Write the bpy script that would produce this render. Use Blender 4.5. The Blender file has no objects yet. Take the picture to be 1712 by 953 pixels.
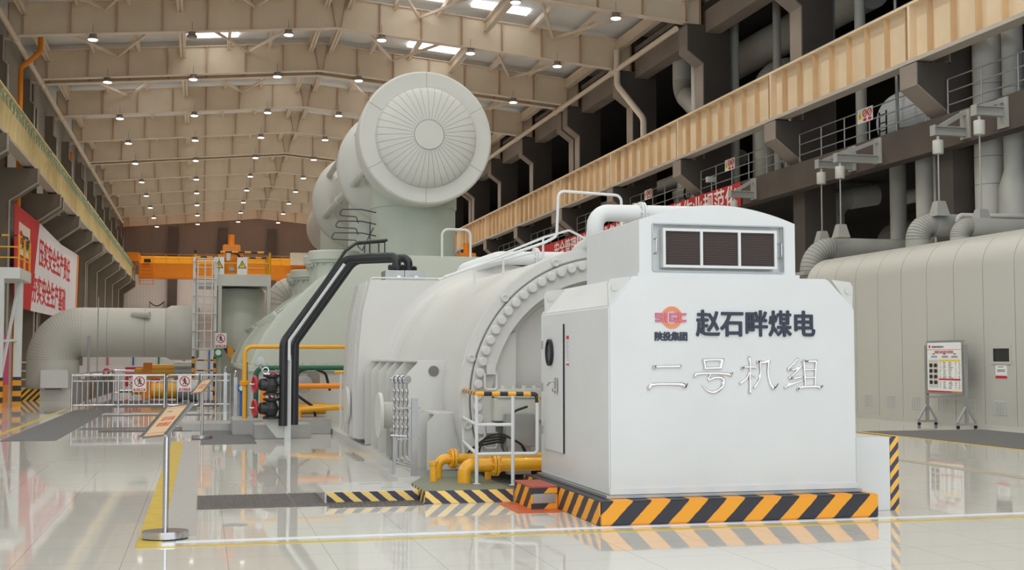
import bpy, bmesh, math, random
from mathutils import Vector, Matrix
R = math.radians
random.seed(7)
SC = bpy.context.scene
COL = SC.collection

# ------------------------------------------------------------------ camera, sky, exposure
cam_d = bpy.data.cameras.new('camera')
cam_d.sensor_width = 36.0
cam_d.lens = 2090.0 / 1712.0 * 36.0
cam_d.clip_end = 400
cam = bpy.data.objects.new('camera', cam_d)
COL.objects.link(cam)
cam.location = (0, 0, 1.65)
cam.rotation_euler = (R(90 + 3.327), 0, R(-13.923))
SC.camera = cam

world = bpy.data.worlds.new('daylight')
SC.world = world
world.use_nodes = True
bg = world.node_tree.nodes['Background']
bg.inputs[0].default_value = (0.85, 0.925, 1.0, 1)
bg.inputs[1].default_value = 2.3
LAMP_W = 470.0
SKYLIGHT = 3.0
SC.view_settings.view_transform = 'Standard'
SC.view_settings.look = 'None'
SC.view_settings.gamma = 1.0
SC.view_settings.use_curve_mapping = False
SC.view_settings.exposure = -0.12
SC.cycles.use_denoising = True
SC.cycles.max_bounces = 8
SC.cycles.diffuse_bounces = 5
SC.cycles.sample_clamp_indirect = 6.0

# ------------------------------------------------------------------ materials
def lin(c):
    return tuple(((v / 255.0) / 12.92 if v / 255.0 <= 0.04045 else ((v / 255.0 + 0.055) / 1.055) ** 2.4) for v in c) + (1.0,)

def mat(name, rgb, rough=0.5, metal=0.0, var=0.06, scale=1.5, coat=0.0, emit=None, spec=None, bump=0.0):
    m = bpy.data.materials.new(name)
    m.use_nodes = True
    nt = m.node_tree
    b = nt.nodes['Principled BSDF']
    c = lin(rgb)
    b.inputs['Roughness'].default_value = rough
    b.inputs['Metallic'].default_value = metal
    if spec is not None:
        b.inputs['Specular IOR Level'].default_value = spec
    if coat:
        b.inputs['Coat Weight'].default_value = coat
        b.inputs['Coat Roughness'].default_value = 0.08
    if emit:
        b.inputs['Emission Color'].default_value = c
        b.inputs['Emission Strength'].default_value = emit
    if var:
        tc = nt.nodes.new('ShaderNodeTexCoord')
        n = nt.nodes.new('ShaderNodeTexNoise')
        n.inputs['Scale'].default_value = scale
        n.inputs['Detail'].default_value = 5
        r = nt.nodes.new('ShaderNodeValToRGB')
        r.color_ramp.elements[0].position = 0.3
        r.color_ramp.elements[1].position = 0.7
        r.color_ramp.elements[0].color = tuple(v * (1 - var) for v in c[:3]) + (1,)
        r.color_ramp.elements[1].color = tuple(min(1, v * (1 + var * 0.6)) for v in c[:3]) + (1,)
        nt.links.new(tc.outputs['Object'], n.inputs['Vector'])
        nt.links.new(n.outputs['Fac'], r.inputs['Fac'])
        nt.links.new(r.outputs['Color'], b.inputs['Base Color'])
        if bump:
            bp = nt.nodes.new('ShaderNodeBump')
            bp.inputs['Strength'].default_value = bump
            bp.inputs['Distance'].default_value = 0.01
            nt.links.new(n.outputs['Fac'], bp.inputs['Height'])
            nt.links.new(bp.outputs['Normal'], b.inputs['Normal'])
    else:
        b.inputs['Base Color'].default_value = c
    return m

def stripes(name, ca, cb, direction, period, rough=0.45, duty=0.5, offset=0.0):
    """hard two-colour paint stripes across DIRECTION (object coordinates)"""
    m = bpy.data.materials.new(name)
    m.use_nodes = True
    nt = m.node_tree
    b = nt.nodes['Principled BSDF']
    b.inputs['Roughness'].default_value = rough
    tc = nt.nodes.new('ShaderNodeTexCoord')
    d = nt.nodes.new('ShaderNodeVectorMath'); d.operation = 'DOT_PRODUCT'
    d.inputs[1].default_value = direction
    nt.links.new(tc.outputs['Object'], d.inputs[0])
    nz = nt.nodes.new('ShaderNodeTexNoise'); nz.inputs['Scale'].default_value = 14
    nt.links.new(tc.outputs['Object'], nz.inputs['Vector'])
    ad = nt.nodes.new('ShaderNodeMath'); ad.operation = 'MULTIPLY_ADD'
    nt.links.new(nz.outputs['Fac'], ad.inputs[0]); ad.inputs[1].default_value = 0.02
    nt.links.new(d.outputs['Value'], ad.inputs[2])
    dv = nt.nodes.new('ShaderNodeMath'); dv.operation = 'MULTIPLY_ADD'
    nt.links.new(ad.outputs[0], dv.inputs[0]); dv.inputs[1].default_value = 1.0 / period; dv.inputs[2].default_value = 50 + offset
    fr = nt.nodes.new('ShaderNodeMath'); fr.operation = 'FRACT'
    nt.links.new(dv.outputs[0], fr.inputs[0])
    gt = nt.nodes.new('ShaderNodeMath'); gt.operation = 'GREATER_THAN'
    nt.links.new(fr.outputs[0], gt.inputs[0]); gt.inputs[1].default_value = duty
    mx = nt.nodes.new('ShaderNodeMix'); mx.data_type = 'RGBA'
    mx.inputs[6].default_value = lin(ca); mx.inputs[7].default_value = lin(cb)
    nt.links.new(gt.outputs[0], mx.inputs[0])
    nt.links.new(mx.outputs[2], b.inputs['Base Color'])
    return m

def floor_material():
    m = bpy.data.materials.new('polished_tile')
    m.use_nodes = True
    nt = m.node_tree
    b = nt.nodes['Principled BSDF']
    b.inputs['Roughness'].default_value = 0.035
    b.inputs['Specular IOR Level'].default_value = 0.6
    tc = nt.nodes.new('ShaderNodeTexCoord')
    br = nt.nodes.new('ShaderNodeTexBrick')
    br.offset = 0.0
    br.inputs['Scale'].default_value = 1.0
    br.inputs['Brick Width'].default_value = 0.83
    br.inputs['Row Height'].default_value = 0.83
    br.inputs['Mortar Size'].default_value = 0.004
    br.inputs['Color1'].default_value = lin((215, 212, 204))
    br.inputs['Color2'].default_value = lin((212, 210, 203))
    br.inputs['Mortar'].default_value = lin((178, 174, 166))
    mp = nt.nodes.new('ShaderNodeMapping')
    mp.inputs['Location'].default_value = (-0.23, 0.1, 0)
    nt.links.new(tc.outputs['Object'], mp.inputs['Vector'])
    nt.links.new(mp.outputs['Vector'], br.inputs['Vector'])
    nt.links.new(br.outputs['Color'], b.inputs['Base Color'])
    nz = nt.nodes.new('ShaderNodeTexNoise'); nz.inputs['Scale'].default_value = 1.3; nz.inputs['Detail'].default_value = 1
    nt.links.new(tc.outputs['Object'], nz.inputs['Vector'])
    bp = nt.nodes.new('ShaderNodeBump'); bp.inputs['Strength'].default_value = 0.035; bp.inputs['Distance'].default_value = 0.02
    nt.links.new(nz.outputs['Fac'], bp.inputs['Height'])
    nt.links.new(bp.outputs['Normal'], b.inputs['Normal'])
    return m

def corrugated(name, rgb, axis, period, strength=0.5, rough=0.5):
    m = mat(name, rgb, rough, var=0.05, scale=0.3)
    nt = m.node_tree
    b = nt.nodes['Principled BSDF']
    tc = nt.nodes.new('ShaderNodeTexCoord')
    w = nt.nodes.new('ShaderNodeTexWave')
    w.bands_direction = axis
    w.inputs['Scale'].default_value = 0.314 / period
    nt.links.new(tc.outputs['Object'], w.inputs['Vector'])
    bp = nt.nodes.new('ShaderNodeBump'); bp.inputs['Strength'].default_value = strength; bp.inputs['Distance'].default_value = 0.03
    nt.links.new(w.outputs['Fac'], bp.inputs['Height'])
    nt.links.new(bp.outputs['Normal'], b.inputs['Normal'])
    return m

M = {}
M['floor'] = floor_material()
M['ivory'] = mat('ivory_machine_paint', (208, 207, 202), 0.42, var=0.03, scale=0.8)
M['sage'] = mat('sage_white_machine_paint', (193, 198, 186), 0.45, var=0.05, scale=0.7)
M['sagedark'] = mat('weathered_sage_paint', (172, 178, 164), 0.5, var=0.1, scale=0.8)
M['white'] = mat('white_paint', (217, 219, 218), 0.4, var=0.03)
M['offwhite'] = mat('off_white_paint', (205, 205, 197), 0.45, var=0.04)
M['beam'] = mat('tan_steel_paint', (236, 218, 192), 0.6, var=0.09, scale=0.5)
M['flange'] = mat('tan_flange_paint', (236, 220, 200), 0.55, var=0.06)
M['crane_beige'] = mat('beige_runway_paint', (238, 215, 182), 0.55, var=0.10, scale=0.6)
M['crane_yellow'] = mat('pale_yellow_runway_paint', (226, 208, 160), 0.55, var=0.09, scale=0.6)
M['rust'] = mat('rusty_tan_paint', (196, 164, 134), 0.6, var=0.12, scale=0.7)  # rust tone and thin shadow lines of the roof-beam stiffeners in one colour
M['runrib'] = mat('rusty_beige_paint', (214, 180, 138), 0.6, var=0.12, scale=0.8)  # shade on the runway stiffener plates put into the colour
M['crane_grey'] = mat('grey_flange_paint', (196, 186, 174), 0.55)
M['roof'] = corrugated('roof_sheet', (240, 243, 246), 'Y', 0.2, 0.4)
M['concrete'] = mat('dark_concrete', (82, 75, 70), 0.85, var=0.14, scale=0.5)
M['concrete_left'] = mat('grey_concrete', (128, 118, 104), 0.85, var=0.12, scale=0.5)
M['concrete_edge'] = mat('light_conduit_paint', (176, 168, 158), 0.7, var=0.05)
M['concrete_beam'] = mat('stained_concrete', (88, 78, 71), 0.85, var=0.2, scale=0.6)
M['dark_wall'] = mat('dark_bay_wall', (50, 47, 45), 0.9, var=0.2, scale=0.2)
M['wall'] = mat('grey_wall_render', (176, 170, 162), 0.8, var=0.08, scale=0.3)
M['end_low'] = corrugated('white_wall_cladding', (236, 231, 227), 'X', 0.35, 0.3)
M['end_high'] = corrugated('brown_wall_cladding', (150, 132, 120), 'X', 0.35, 0.3)  # shade high on the end wall painted as a brown tone
M['pillar'] = mat('dark_end_pillar', (104, 94, 88), 0.8, var=0.1)
M['orange'] = mat('orange_enamel', (240, 140, 12), 0.4, var=0.06, scale=3)
M['amber'] = mat('amber_enamel', (238, 172, 28), 0.32, var=0.06, scale=4, coat=0.3)
M['railyellow'] = mat('rail_yellow_enamel', (236, 168, 30), 0.4, var=0.05)
M['black'] = mat('black_enamel', (32, 32, 34), 0.4, var=0.1, scale=4)
M['rubber'] = mat('black_rubber', (26, 25, 25), 0.55, var=0.1, scale=6)
M['pipeblack'] = mat('black_pipe_wrap', (40, 41, 44), 0.38, var=0.15, scale=8)
M['steel'] = mat('stainless_steel', (200, 200, 202), 0.22, 1.0, var=0.05, scale=6)
M['chrome'] = mat('polished_steel', (226, 222, 222), 0.08, 1.0, var=0)
M['galv'] = mat('galvanised_steel', (172, 173, 172), 0.42, 0.6, var=0.08, scale=5)
M['red'] = mat('banner_red', (198, 32, 42), 0.6, var=0.06, scale=0.5)
M['signred'] = mat('sign_red', (205, 38, 52), 0.5, var=0)
M['valvered'] = mat('valve_red', (190, 40, 50), 0.4, var=0)
M['banner_white'] = mat('banner_white', (226, 222, 226), 0.7, var=0.05, scale=0.4)
M['banner_orange'] = mat('banner_orange', (236, 140, 60), 0.7, var=0.05)
M['paper'] = mat('printed_paper', (238, 238, 236), 0.5, var=0)
M['ink'] = mat('black_ink', (40, 40, 44), 0.6, var=0)
M['navy'] = mat('navy_lettering', (46, 50, 66), 0.45, var=0)
M['pink'] = mat('pink_lettering', (206, 106, 130), 0.4, var=0)
M['logoorange'] = mat('orange_lettering', (240, 140, 84), 0.4, var=0)
M['green'] = mat('green_enamel', (20, 96, 72), 0.4, var=0.06, scale=4)
M['floorgreen'] = mat('green_floor_paint', (116, 122, 104), 0.5, var=0.1, scale=3)
M['tileside'] = mat('pale_tile', (212, 211, 205), 0.15, var=0.03)
M['greymat'] = mat('grey_rubber_mat', (104, 103, 103), 0.8, var=0.12, scale=12, bump=0.4)
M['greystone'] = mat('grey_stone_band', (170, 169, 166), 0.35, var=0.05, scale=8)
M['yellowline'] = mat('yellow_floor_tape', (214, 184, 66), 0.25, var=0.12, scale=5)
M['whiteline'] = mat('white_floor_strip', (238, 240, 243), 0.25, var=0.03)
M['pit'] = mat('dark_drain_pit', (50, 47, 46), 0.9, var=0.1)
M['gratemetal'] = mat('grating_metal', (118, 112, 108), 0.5, 0.3, var=0.1, scale=6)
M['grille'] = stripes('brown_filter_mesh', (52, 44, 42), (74, 62, 58), (0, 0.35, 1), 0.022, 0.85)
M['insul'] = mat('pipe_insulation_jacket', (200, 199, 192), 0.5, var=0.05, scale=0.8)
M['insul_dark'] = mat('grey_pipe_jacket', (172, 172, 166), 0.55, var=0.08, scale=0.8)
M['vessel'] = stripes('ribbed_white_jacket', (244, 250, 254), (226, 236, 244), (0, 0, 1), 0.12, 0.4)
M['cabinet'] = mat('warm_grey_panel', (196, 195, 187), 0.42, var=0.025, scale=0.6)
M['seam'] = mat('dark_gasket', (120, 117, 110), 0.8, var=0)
M['glassdark'] = mat('dark_window_glass', (52, 52, 52), 0.08, var=0.2, scale=5)
M['mirror'] = mat('porthole_glass', (150, 160, 170), 0.06, 0.8, var=0)
M['signtan'] = mat('tan_sign_face', (208, 178, 140), 0.35, var=0.03)
M['tanred'] = mat('tan_sign_red_ink', (214, 86, 60), 0.5, var=0)
M['redtread'] = mat('red_tread', (178, 84, 64), 0.5, var=0.12, scale=5)
M['redmat'] = mat('orange_red_floor_mat', (206, 96, 52), 0.4, var=0.12, scale=6)
M['magenta'] = mat('pink_banner', (216, 90, 130), 0.6, var=0.05)
M['blue'] = mat('blue_enamel', (50, 110, 190), 0.4, var=0)
M['signgreen'] = mat('sign_green', (20, 140, 90), 0.5, var=0)
M['signyellow'] = mat('sign_yellow', (244, 206, 30), 0.5, var=0)
M['lampmetal'] = mat('lamp_housing_grey', (150, 142, 134), 0.5, 0.3, var=0)
M['lamplens'] = mat('lit_lamp_lens', (255, 250, 236), 0.4, var=0, emit=5.0)
M['lampoff'] = mat('unlit_lamp_lens', (150, 148, 142), 0.3, var=0)
M['skylight'] = mat('daylit_roof_panel', (245, 250, 255), 0.5, var=0, emit=SKYLIGHT)
M['netgreen'] = mat('green_net_cord', (140, 166, 146), 0.7, var=0.1)
M['cream'] = mat('cream_box_paint', (226, 212, 192), 0.6, var=0.04)
M['haz_front'] = stripes('hazard_paint_front', (244, 166, 44), (52, 52, 60), (1, 0, -1.0), 0.40, 0.5)
M['haz_side'] = stripes('hazard_paint_side', (244, 166, 44), (52, 52, 60), (0, 1, 1.2), 0.34, 0.5)
M['haz_low'] = stripes('hazard_paint_low', (246, 208, 118), (62, 60, 78), (1, 0, 1.2), 0.20, 0.45)
M['haz_lowside'] = stripes('hazard_paint_low_side', (226, 190, 90), (62, 60, 72), (0, 1, 1.2), 0.20, 0.45)
M['haz_post'] = stripes('hazard_bands', (238, 160, 30), (44, 44, 50), (0, 0, 1), 0.36, 0.45)
M['haz_rail'] = stripes('hazard_rail_bands_x', (240, 170, 36), (36, 36, 38), (1, 0, 0), 0.17, 0.4)
M['haz_raily'] = stripes('hazard_rail_bands_y', (240, 170, 36), (36, 36, 38), (0, 1, 0), 0.3, 0.4)
M['haz_vert'] = stripes('hazard_upright_stripes', (246, 190, 80), (72, 68, 90), (1.2, 0, -1), 0.15, 0.5)
M['haz_deck'] = stripes('hazard_deck_rail_bands', (236, 165, 40), (40, 40, 40), (1, 0.4, 0), 0.5, 0.4)
M['haz_blk'] = stripes('hazard_block_stripes', (240, 180, 40), (44, 40, 36), (1, 0, -1), 0.24, 0.5)

# ------------------------------------------------------------------ mesh helpers
WORLD = {}       # object name -> world origin (all things are unrotated)

class MB:
    def __init__(s):
        s.v = []; s.f = []
    def add(s, vs, fs):
        o = len(s.v)
        s.v += [tuple(v) for v in vs]
        s.f += [tuple(o + i for i in f) for f in fs]
        return s
    def box(s, x0, x1, y0, y1, z0, z1):
        vs = [(x0, y0, z0), (x1, y0, z0), (x1, y1, z0), (x0, y1, z0), (x0, y0, z1), (x1, y0, z1), (x1, y1, z1), (x0, y1, z1)]
        return s.add(vs, [(3, 2, 1, 0), (4, 5, 6, 7), (0, 1, 5, 4), (1, 2, 6, 5), (2, 3, 7, 6), (3, 0, 4, 7)])
    def prism(s, prof, axis, a0, a1):
        n = len(prof)
        def P(p, a):
            if axis == 'y': return (p[0], a, p[1])
            if axis == 'x': return (a, p[0], p[1])
            return (p[0], p[1], a)
        vs = [P(p, a0) for p in prof] + [P(p, a1) for p in prof]
        fs = [tuple(range(n)), tuple(range(2 * n - 1, n - 1, -1))]
        for i in range(n):
            j = (i + 1) % n
            fs.append((i, i + n, j + n, j))
        return s.add(vs, fs)
    def ringprism(s, outer, inner, axis, a0, a1, closed=True):
        """band between two point lists of the same length"""
        n = len(outer)
        def P(p, a):
            if axis == 'y': return (p[0], a, p[1])
            if axis == 'x': return (a, p[0], p[1])
            return (p[0], p[1], a)
        vs = [P(p, a0) for p in outer] + [P(p, a0) for p in inner] + [P(p, a1) for p in outer] + [P(p, a1) for p in inner]
        fs = []
        rng = range(n) if closed else range(n - 1)
        for i in rng:
            j = (i + 1) % n
            fs += [(i, j, n + j, n + i), (2 * n + i, 3 * n + i, 3 * n + j, 2 * n + j), (i, 2 * n + i, 2 * n + j, j), (n + i, n + j, 3 * n + j, 3 * n + i)]
        if not closed:
            e = n - 1
            fs += [(0, n, 3 * n, 2 * n), (e, 2 * n + e, 3 * n + e, n + e)]
        return s.add(vs, fs)
    def tube(s, path, r, n=12, caps=True, radii=None):
        P = [Vector(p) for p in path]
        m = len(P)
        T = []
        for i in range(m):
            a = P[max(i - 1, 0)]; b = P[min(i + 1, m - 1)]
            T.append((b - a).normalized())
        up = Vector((0, 0, 1)) if abs(T[0].z) < 0.9 else Vector((1, 0, 0))
        nrm = (up - T[0] * up.dot(T[0])).normalized()
        vs = []
        for i in range(m):
            nrm = (nrm - T[i] * nrm.dot(T[i])).normalized()
            bi = T[i].cross(nrm)
            rr = radii[i] if radii else r
            for k in range(n):
                a = 2 * math.pi * k / n
                vs.append(P[i] + (nrm * math.cos(a) + bi * math.sin(a)) * rr)
        fs = []
        for i in range(m - 1):
            for k in range(n):
                j = (k + 1) % n
                fs.append((i * n + k, i * n + j, (i + 1) * n + j, (i + 1) * n + k))
        if caps:
            fs.append(tuple(range(n - 1, -1, -1)))
            fs.append(tuple((m - 1) * n + k for k in range(n)))
        return s.add(vs, fs)
    def cyl(s, p0, p1, r, n=24, r1=None, caps=True):
        return s.tube([p0, p1], r, n, caps, radii=[r, r if r1 is None else r1])
    def lathe(s, prof, origin=(0, 0, 0), axis=(0, 0, 1), n=32):
        """prof: (radius, height) pairs along AXIS"""
        ax = Vector(axis).normalized()
        u = ax.orthogonal().normalized(); w = ax.cross(u)
        o = Vector(origin)
        vs = []; idx = []
        for r, h in prof:
            if r < 1e-6:
                idx.append([len(vs)] * n); vs.append(o + ax * h)
            else:
                idx.append([len(vs) + k for k in range(n)])
                for k in range(n):
                    a = 2 * math.pi * k / n
                    vs.append(o + ax * h + (u * math.cos(a) + w * math.sin(a)) * r)
        fs = []
        for i in range(len(prof) - 1):
            for k in range(n):
                j = (k + 1) % n
                q = [idx[i][k], idx[i][j], idx[i + 1][j], idx[i + 1][k]]
                q = list(dict.fromkeys(q))
                if len(q) > 2: fs.append(tuple(q))
        for e in (0, len(prof) - 1):
            if prof[e][0] > 1e-6: fs.append(tuple(idx[e]))
        return s.add(vs, fs)
    def torus(s, c, axis, Rr, r, n=24, m=10):
        ax = Vector(axis).normalized(); u = ax.orthogonal().normalized(); w = ax.cross(u); c = Vector(c)
        pts = [c + (u * math.cos(2 * math.pi * k / n) + w * math.sin(2 * math.pi * k / n)) * Rr for k in range(n + 1)]
        return s.tube(pts, r, m, caps=False)
    def beam(s, p0, p1, w, h):
        """rectangular bar from p0 to p1, w wide (level), h high"""
        a = Vector(p0); b = Vector(p1); t = (b - a).normalized()
        up = Vector((0, 0, 1)) if abs(t.z) < 0.95 else Vector((0, 1, 0))
        sd = t.cross(up).normalized(); up = sd.cross(t)
        vs = []
        for q in (a, b):
            for i, j in ((-1, -1), (1, -1), (1, 1), (-1, 1)):
                vs.append(q + sd * (i * w / 2) + up * (j * h / 2))
        return s.add(vs, [(3, 2, 1, 0), (4, 5, 6, 7), (0, 1, 5, 4), (1, 2, 6, 5), (2, 3, 7, 6), (3, 0, 4, 7)])
    def build(s, name, m, parent=None, origin=None, bevel=0.0, angle=35):
        xs = [v[0] for v in s.v]; ys = [v[1] for v in s.v]; zs = [v[2] for v in s.v]
        if origin is None:
            origin = ((min(xs) + max(xs)) / 2, (min(ys) + max(ys)) / 2, min(zs))
        me = bpy.data.meshes.new(name)
        me.from_pydata([(v[0] - origin[0], v[1] - origin[1], v[2] - origin[2]) for v in s.v], [], s.f)
        bm = bmesh.new(); bm.from_mesh(me)
        bmesh.ops.recalc_face_normals(bm, faces=bm.faces)
        if bevel:
            es = [e for e in bm.edges if len(e.link_faces) == 2 and e.calc_face_angle(0) > R(30)]
            bmesh.ops.bevel(bm, geom=es, offset=bevel, segments=2, affect='EDGES', clamp_overlap=True)
        bm.to_mesh(me); bm.free()
        me.shade_smooth()
        me.set_sharp_from_angle(angle=R(angle))
        me.materials.append(m)
        o = bpy.data.objects.new(name, me)
        return place(o, origin, parent)

def place(o, origin, parent):
    COL.objects.link(o)
    WORLD[o.name] = Vector(origin)
    if parent is not None:
        o.parent = parent
        o.location = Vector(origin) - WORLD[parent.name]
    else:
        o.location = origin
    return o

def tag(o, label=None, cat=None, group=None, kind=None):
    if label: o['label'] = label
    if cat: o['category'] = cat
    if group: o['group'] = group
    if kind: o['kind'] = kind
    return o

def thing(name, label, cat, loc, group=None, kind=None):
    o = bpy.data.objects.new(name, None)
    o.empty_display_size = 0.2
    place(o, loc, None)
    return tag(o, label, cat, group, kind)

def copy_tree(o, parent=None):
    c = o.copy(); COL.objects.link(c)
    c.parent = parent
    for ch in list(o.children):
        copy_tree(ch, c)
    return c

def fillet(pts, rad, n=7):
    P = [Vector(p) for p in pts]
    out = [P[0]]
    for i in range(1, len(P) - 1):
        a, b, c = P[i - 1], P[i], P[i + 1]
        u = (a - b); w = (c - b)
        lu, lw = u.length, w.length
        u = u / lu; w = w / lw
        ang = u.angle(w)
        if ang > R(178):
            out.append(b); continue
        t = min(rad / math.tan(ang / 2), lu * 0.49, lw * 0.49)
        rr = t * math.tan(ang / 2)
        bis = (u + w).normalized()
        cen = b + bis * (rr / math.sin(ang / 2))
        p0 = b + u * t - cen; p1 = b + w * t - cen
        tot = p0.angle(p1)
        axn = p0.cross(p1).normalized()
        for k in range(n + 1):
            out.append(cen + Matrix.Rotation(tot * k / n, 3, axn) @ p0)
    out.append(P[-1])
    return out

def arc(cx, cz, r, a0, a1, n=16):
    return [(cx + r * math.cos(R(a0 + (a1 - a0) * k / n)), cz + r * math.sin(R(a0 + (a1 - a0) * k / n))) for k in range(n + 1)]

def text(body, size, centre, right, up, material, name, parent, extrude=0.004, bold=0.0, width=None, bevel=0.0, label=None, spacing=1.0, lift=0.0, thin=0.0):
    """lettering centred at CENTRE; reads along RIGHT, with UP upward"""
    cu = bpy.data.curves.new(name, 'FONT')
    cu.body = body; cu.size = size; cu.extrude = extrude
    cu.offset = -thin
    cu.align_x = 'CENTER'; cu.align_y = 'CENTER'
    cu.bevel_depth = bevel; cu.bevel_resolution = 2
    cu.space_character = spacing
    cu.resolution_u = 3
    tmp = bpy.data.objects.new(name, cu)
    COL.objects.link(tmp)
    dg = bpy.context.evaluated_depsgraph_get()
    me = bpy.data.meshes.new_from_object(tmp.evaluated_get(dg))
    bpy.data.objects.remove(tmp)
    if not len(me.vertices): return None
    if bold:      # heavier strokes: the outline repeated in a small circle
        base = [v.co.copy() for v in me.vertices]; polys = [tuple(p.vertices) for p in me.polygons]
        vs = []; fs = []
        for k in range(8):
            a = k * math.pi / 4; o_ = len(vs)
            vs += [(c.x + bold * math.cos(a), c.y + bold * math.sin(a), c.z + .00006 * k) for c in base]
            fs += [tuple(o_ + i for i in p) for p in polys]
        me = bpy.data.meshes.new(name); me.from_pydata(vs, [], fs)
    xs = [v.co.x for v in me.vertices]; ys = [v.co.y for v in me.vertices]
    sx = (width / (max(xs) - min(xs))) if width else 1.0
    mx = (max(xs) + min(xs)) / 2; my = (max(ys) + min(ys)) / 2
    r = Vector(right).normalized(); u = Vector(up).normalized(); nrm = r.cross(u).normalized()
    for v in me.vertices:
        v.co = r * ((v.co.x - mx) * sx) + u * (v.co.y - my) + nrm * (v.co.z + extrude + lift)
    me.materials.clear(); me.materials.append(material)
    me.name = name
    o = bpy.data.objects.new(name, me)
    place(o, centre, parent)
    if label: o['label'] = label
    return o

def quad(mb, c, right, up, w, h, t=0.004):
    """thin plate centred at c"""
    c = Vector(c); r = Vector(right).normalized(); u = Vector(up).normalized(); nrm = r.cross(u).normalized()
    vs = []
    for d in (0, t):
        for i, j in ((-1, -1), (1, -1), (1, 1), (-1, 1)):
            vs.append(c + r * (i * w / 2) + u * (j * h / 2) + nrm * d)
    return mb.add(vs, [(3, 2, 1, 0), (4, 5, 6, 7), (0, 1, 5, 4), (1, 2, 6, 5), (2, 3, 7, 6), (3, 0, 4, 7)])

ORD = ['first', 'second', 'third', 'fourth', 'fifth', 'sixth', 'seventh', 'eighth', 'ninth', 'tenth', 'eleventh', 'twelfth', 'thirteenth', 'fourteenth', 'fifteenth', 'sixteenth', 'seventeenth', 'eighteenth', 'nineteenth', 'twentieth']

# ------------------------------------------------------------------ the setting
XC = 6.2
GRID = [51.0, 60.25, 69.5, 70.75, 80.0, 89.25, 98.5, 99.75, 108.9, 118.1, 127.4, 136.6, 145.8]
COLS_R = [32.5, 41.75] + GRID
tag(MB().box(-9.4, 32, -14, 154, -0.2, 0).build('floor', M['floor'], origin=(0, 0, 0)), 'glossy pale beige tiled floor of the turbine hall', 'floor', kind='structure')
wl_ = MB().box(-9.7, -9.4, 38, 154, 0, 20)
wl_.box(-9.7, -9.4, -14, 38, 0, 4.8); wl_.box(-9.7, -9.4, -14, 38, 9.6, 20)  # unseen window openings added to brighten left-facing surfaces
for y in range(-14, 38, 4): wl_.box(-9.7, -9.4, y, y + .3, 4.8, 9.6)
tag(wl_.build('wall_left', M['wall']), 'grey rendered wall between the columns along the left side', 'wall', kind='structure')
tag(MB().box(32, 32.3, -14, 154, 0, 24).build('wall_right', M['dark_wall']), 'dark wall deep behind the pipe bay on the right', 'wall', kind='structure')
ew = tag(MB().box(-9.4, 32, 154, 154.3, 0, 11.5).build('wall_back', M['end_low']), 'white ribbed cladding of the far end wall with dark pillars', 'wall', kind='structure')
MB().box(-9.4, 32, 153.95, 154.3, 11.5, 24).build('upper_cladding', M['end_high'], ew)['label'] = 'brown upper cladding above the crane'
for x in (-3.5, 2.3, 8.1, 13.9, 19.0):
    MB().box(x - .55, x + .55, 153.4, 153.95, 0, 17.2).build('pillar', M['pillar'], ew)
tag(MB().box(22.5, 32, -14.3, -14, 0, 24).build('wall_front', M['dark_wall']), 'dark end wall of the pipe bay behind the camera', 'wall', kind='structure')  # out of view, added so the pipe bay stays dark
tag(MB().box(20.4, 32, -14, 154, 21.5, 21.8).build('ceiling_bay', M['dark_wall']), 'dark slab over the pipe bay on the right', 'ceiling', kind='structure')  # out of view, added to stop daylight leaking into the bay
EAVE, RIDGE = 18.15, 19.5
rc = MB()
rc.prism([(-9.7, EAVE - .08), (XC, RIDGE), (22.1, EAVE - .08), (22.1, EAVE + .1), (XC, RIDGE + .2), (-9.7, EAVE + .1)], 'y', -14, 154)
tag(rc.build('ceiling', M['roof'], origin=(0, 0, 0)), 'pale corrugated roof sheeting above the tan beams', 'ceiling', kind='structure')
def roof_z(x): return RIDGE - (RIDGE - EAVE) * abs(x - XC) / 15.0
def bot_z(x): return 17.62 - 1.32 * abs(x - XC) / 15.0
# daylight panels in the roof; the far-bay rows are added fill light
FAR_FILL = [(x, x + 3.2, y) for y in (84.6, 94, 104.2, 113.5, 122.7, 132, 141.2, 149.6) for x in (-6.5, -1.5, 3.0, 6.6, 10.6, 15.6)]  # unseen glowing panels added to light the far roof beams
for i, (x0, x1, y) in enumerate(((-.9, 1.7, 68.0), (10.9, 13.8, 67.9), (12.6, 15.4, 58.7), (8.3, 11.2, 58.7), (3.0, 5.2, 77.6), (-4.6, -2.2, 77.6), (8.8, 11.0, 77.5)) + tuple(FAR_FILL)):
    mb = MB()
    mb.prism([(x0, roof_z(x0) - .10), (x1, roof_z(x1) - .10), (x1, roof_z(x1) - .03), (x0, roof_z(x0) - .03)], 'y', y - .45, y + .45)
    tag(mb.build('window_%d' % (i + 1), M['skylight']), 'bright daylit roof panel number %d counted from the front of the hall' % (i + 1), 'skylight', kind='structure')

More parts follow.
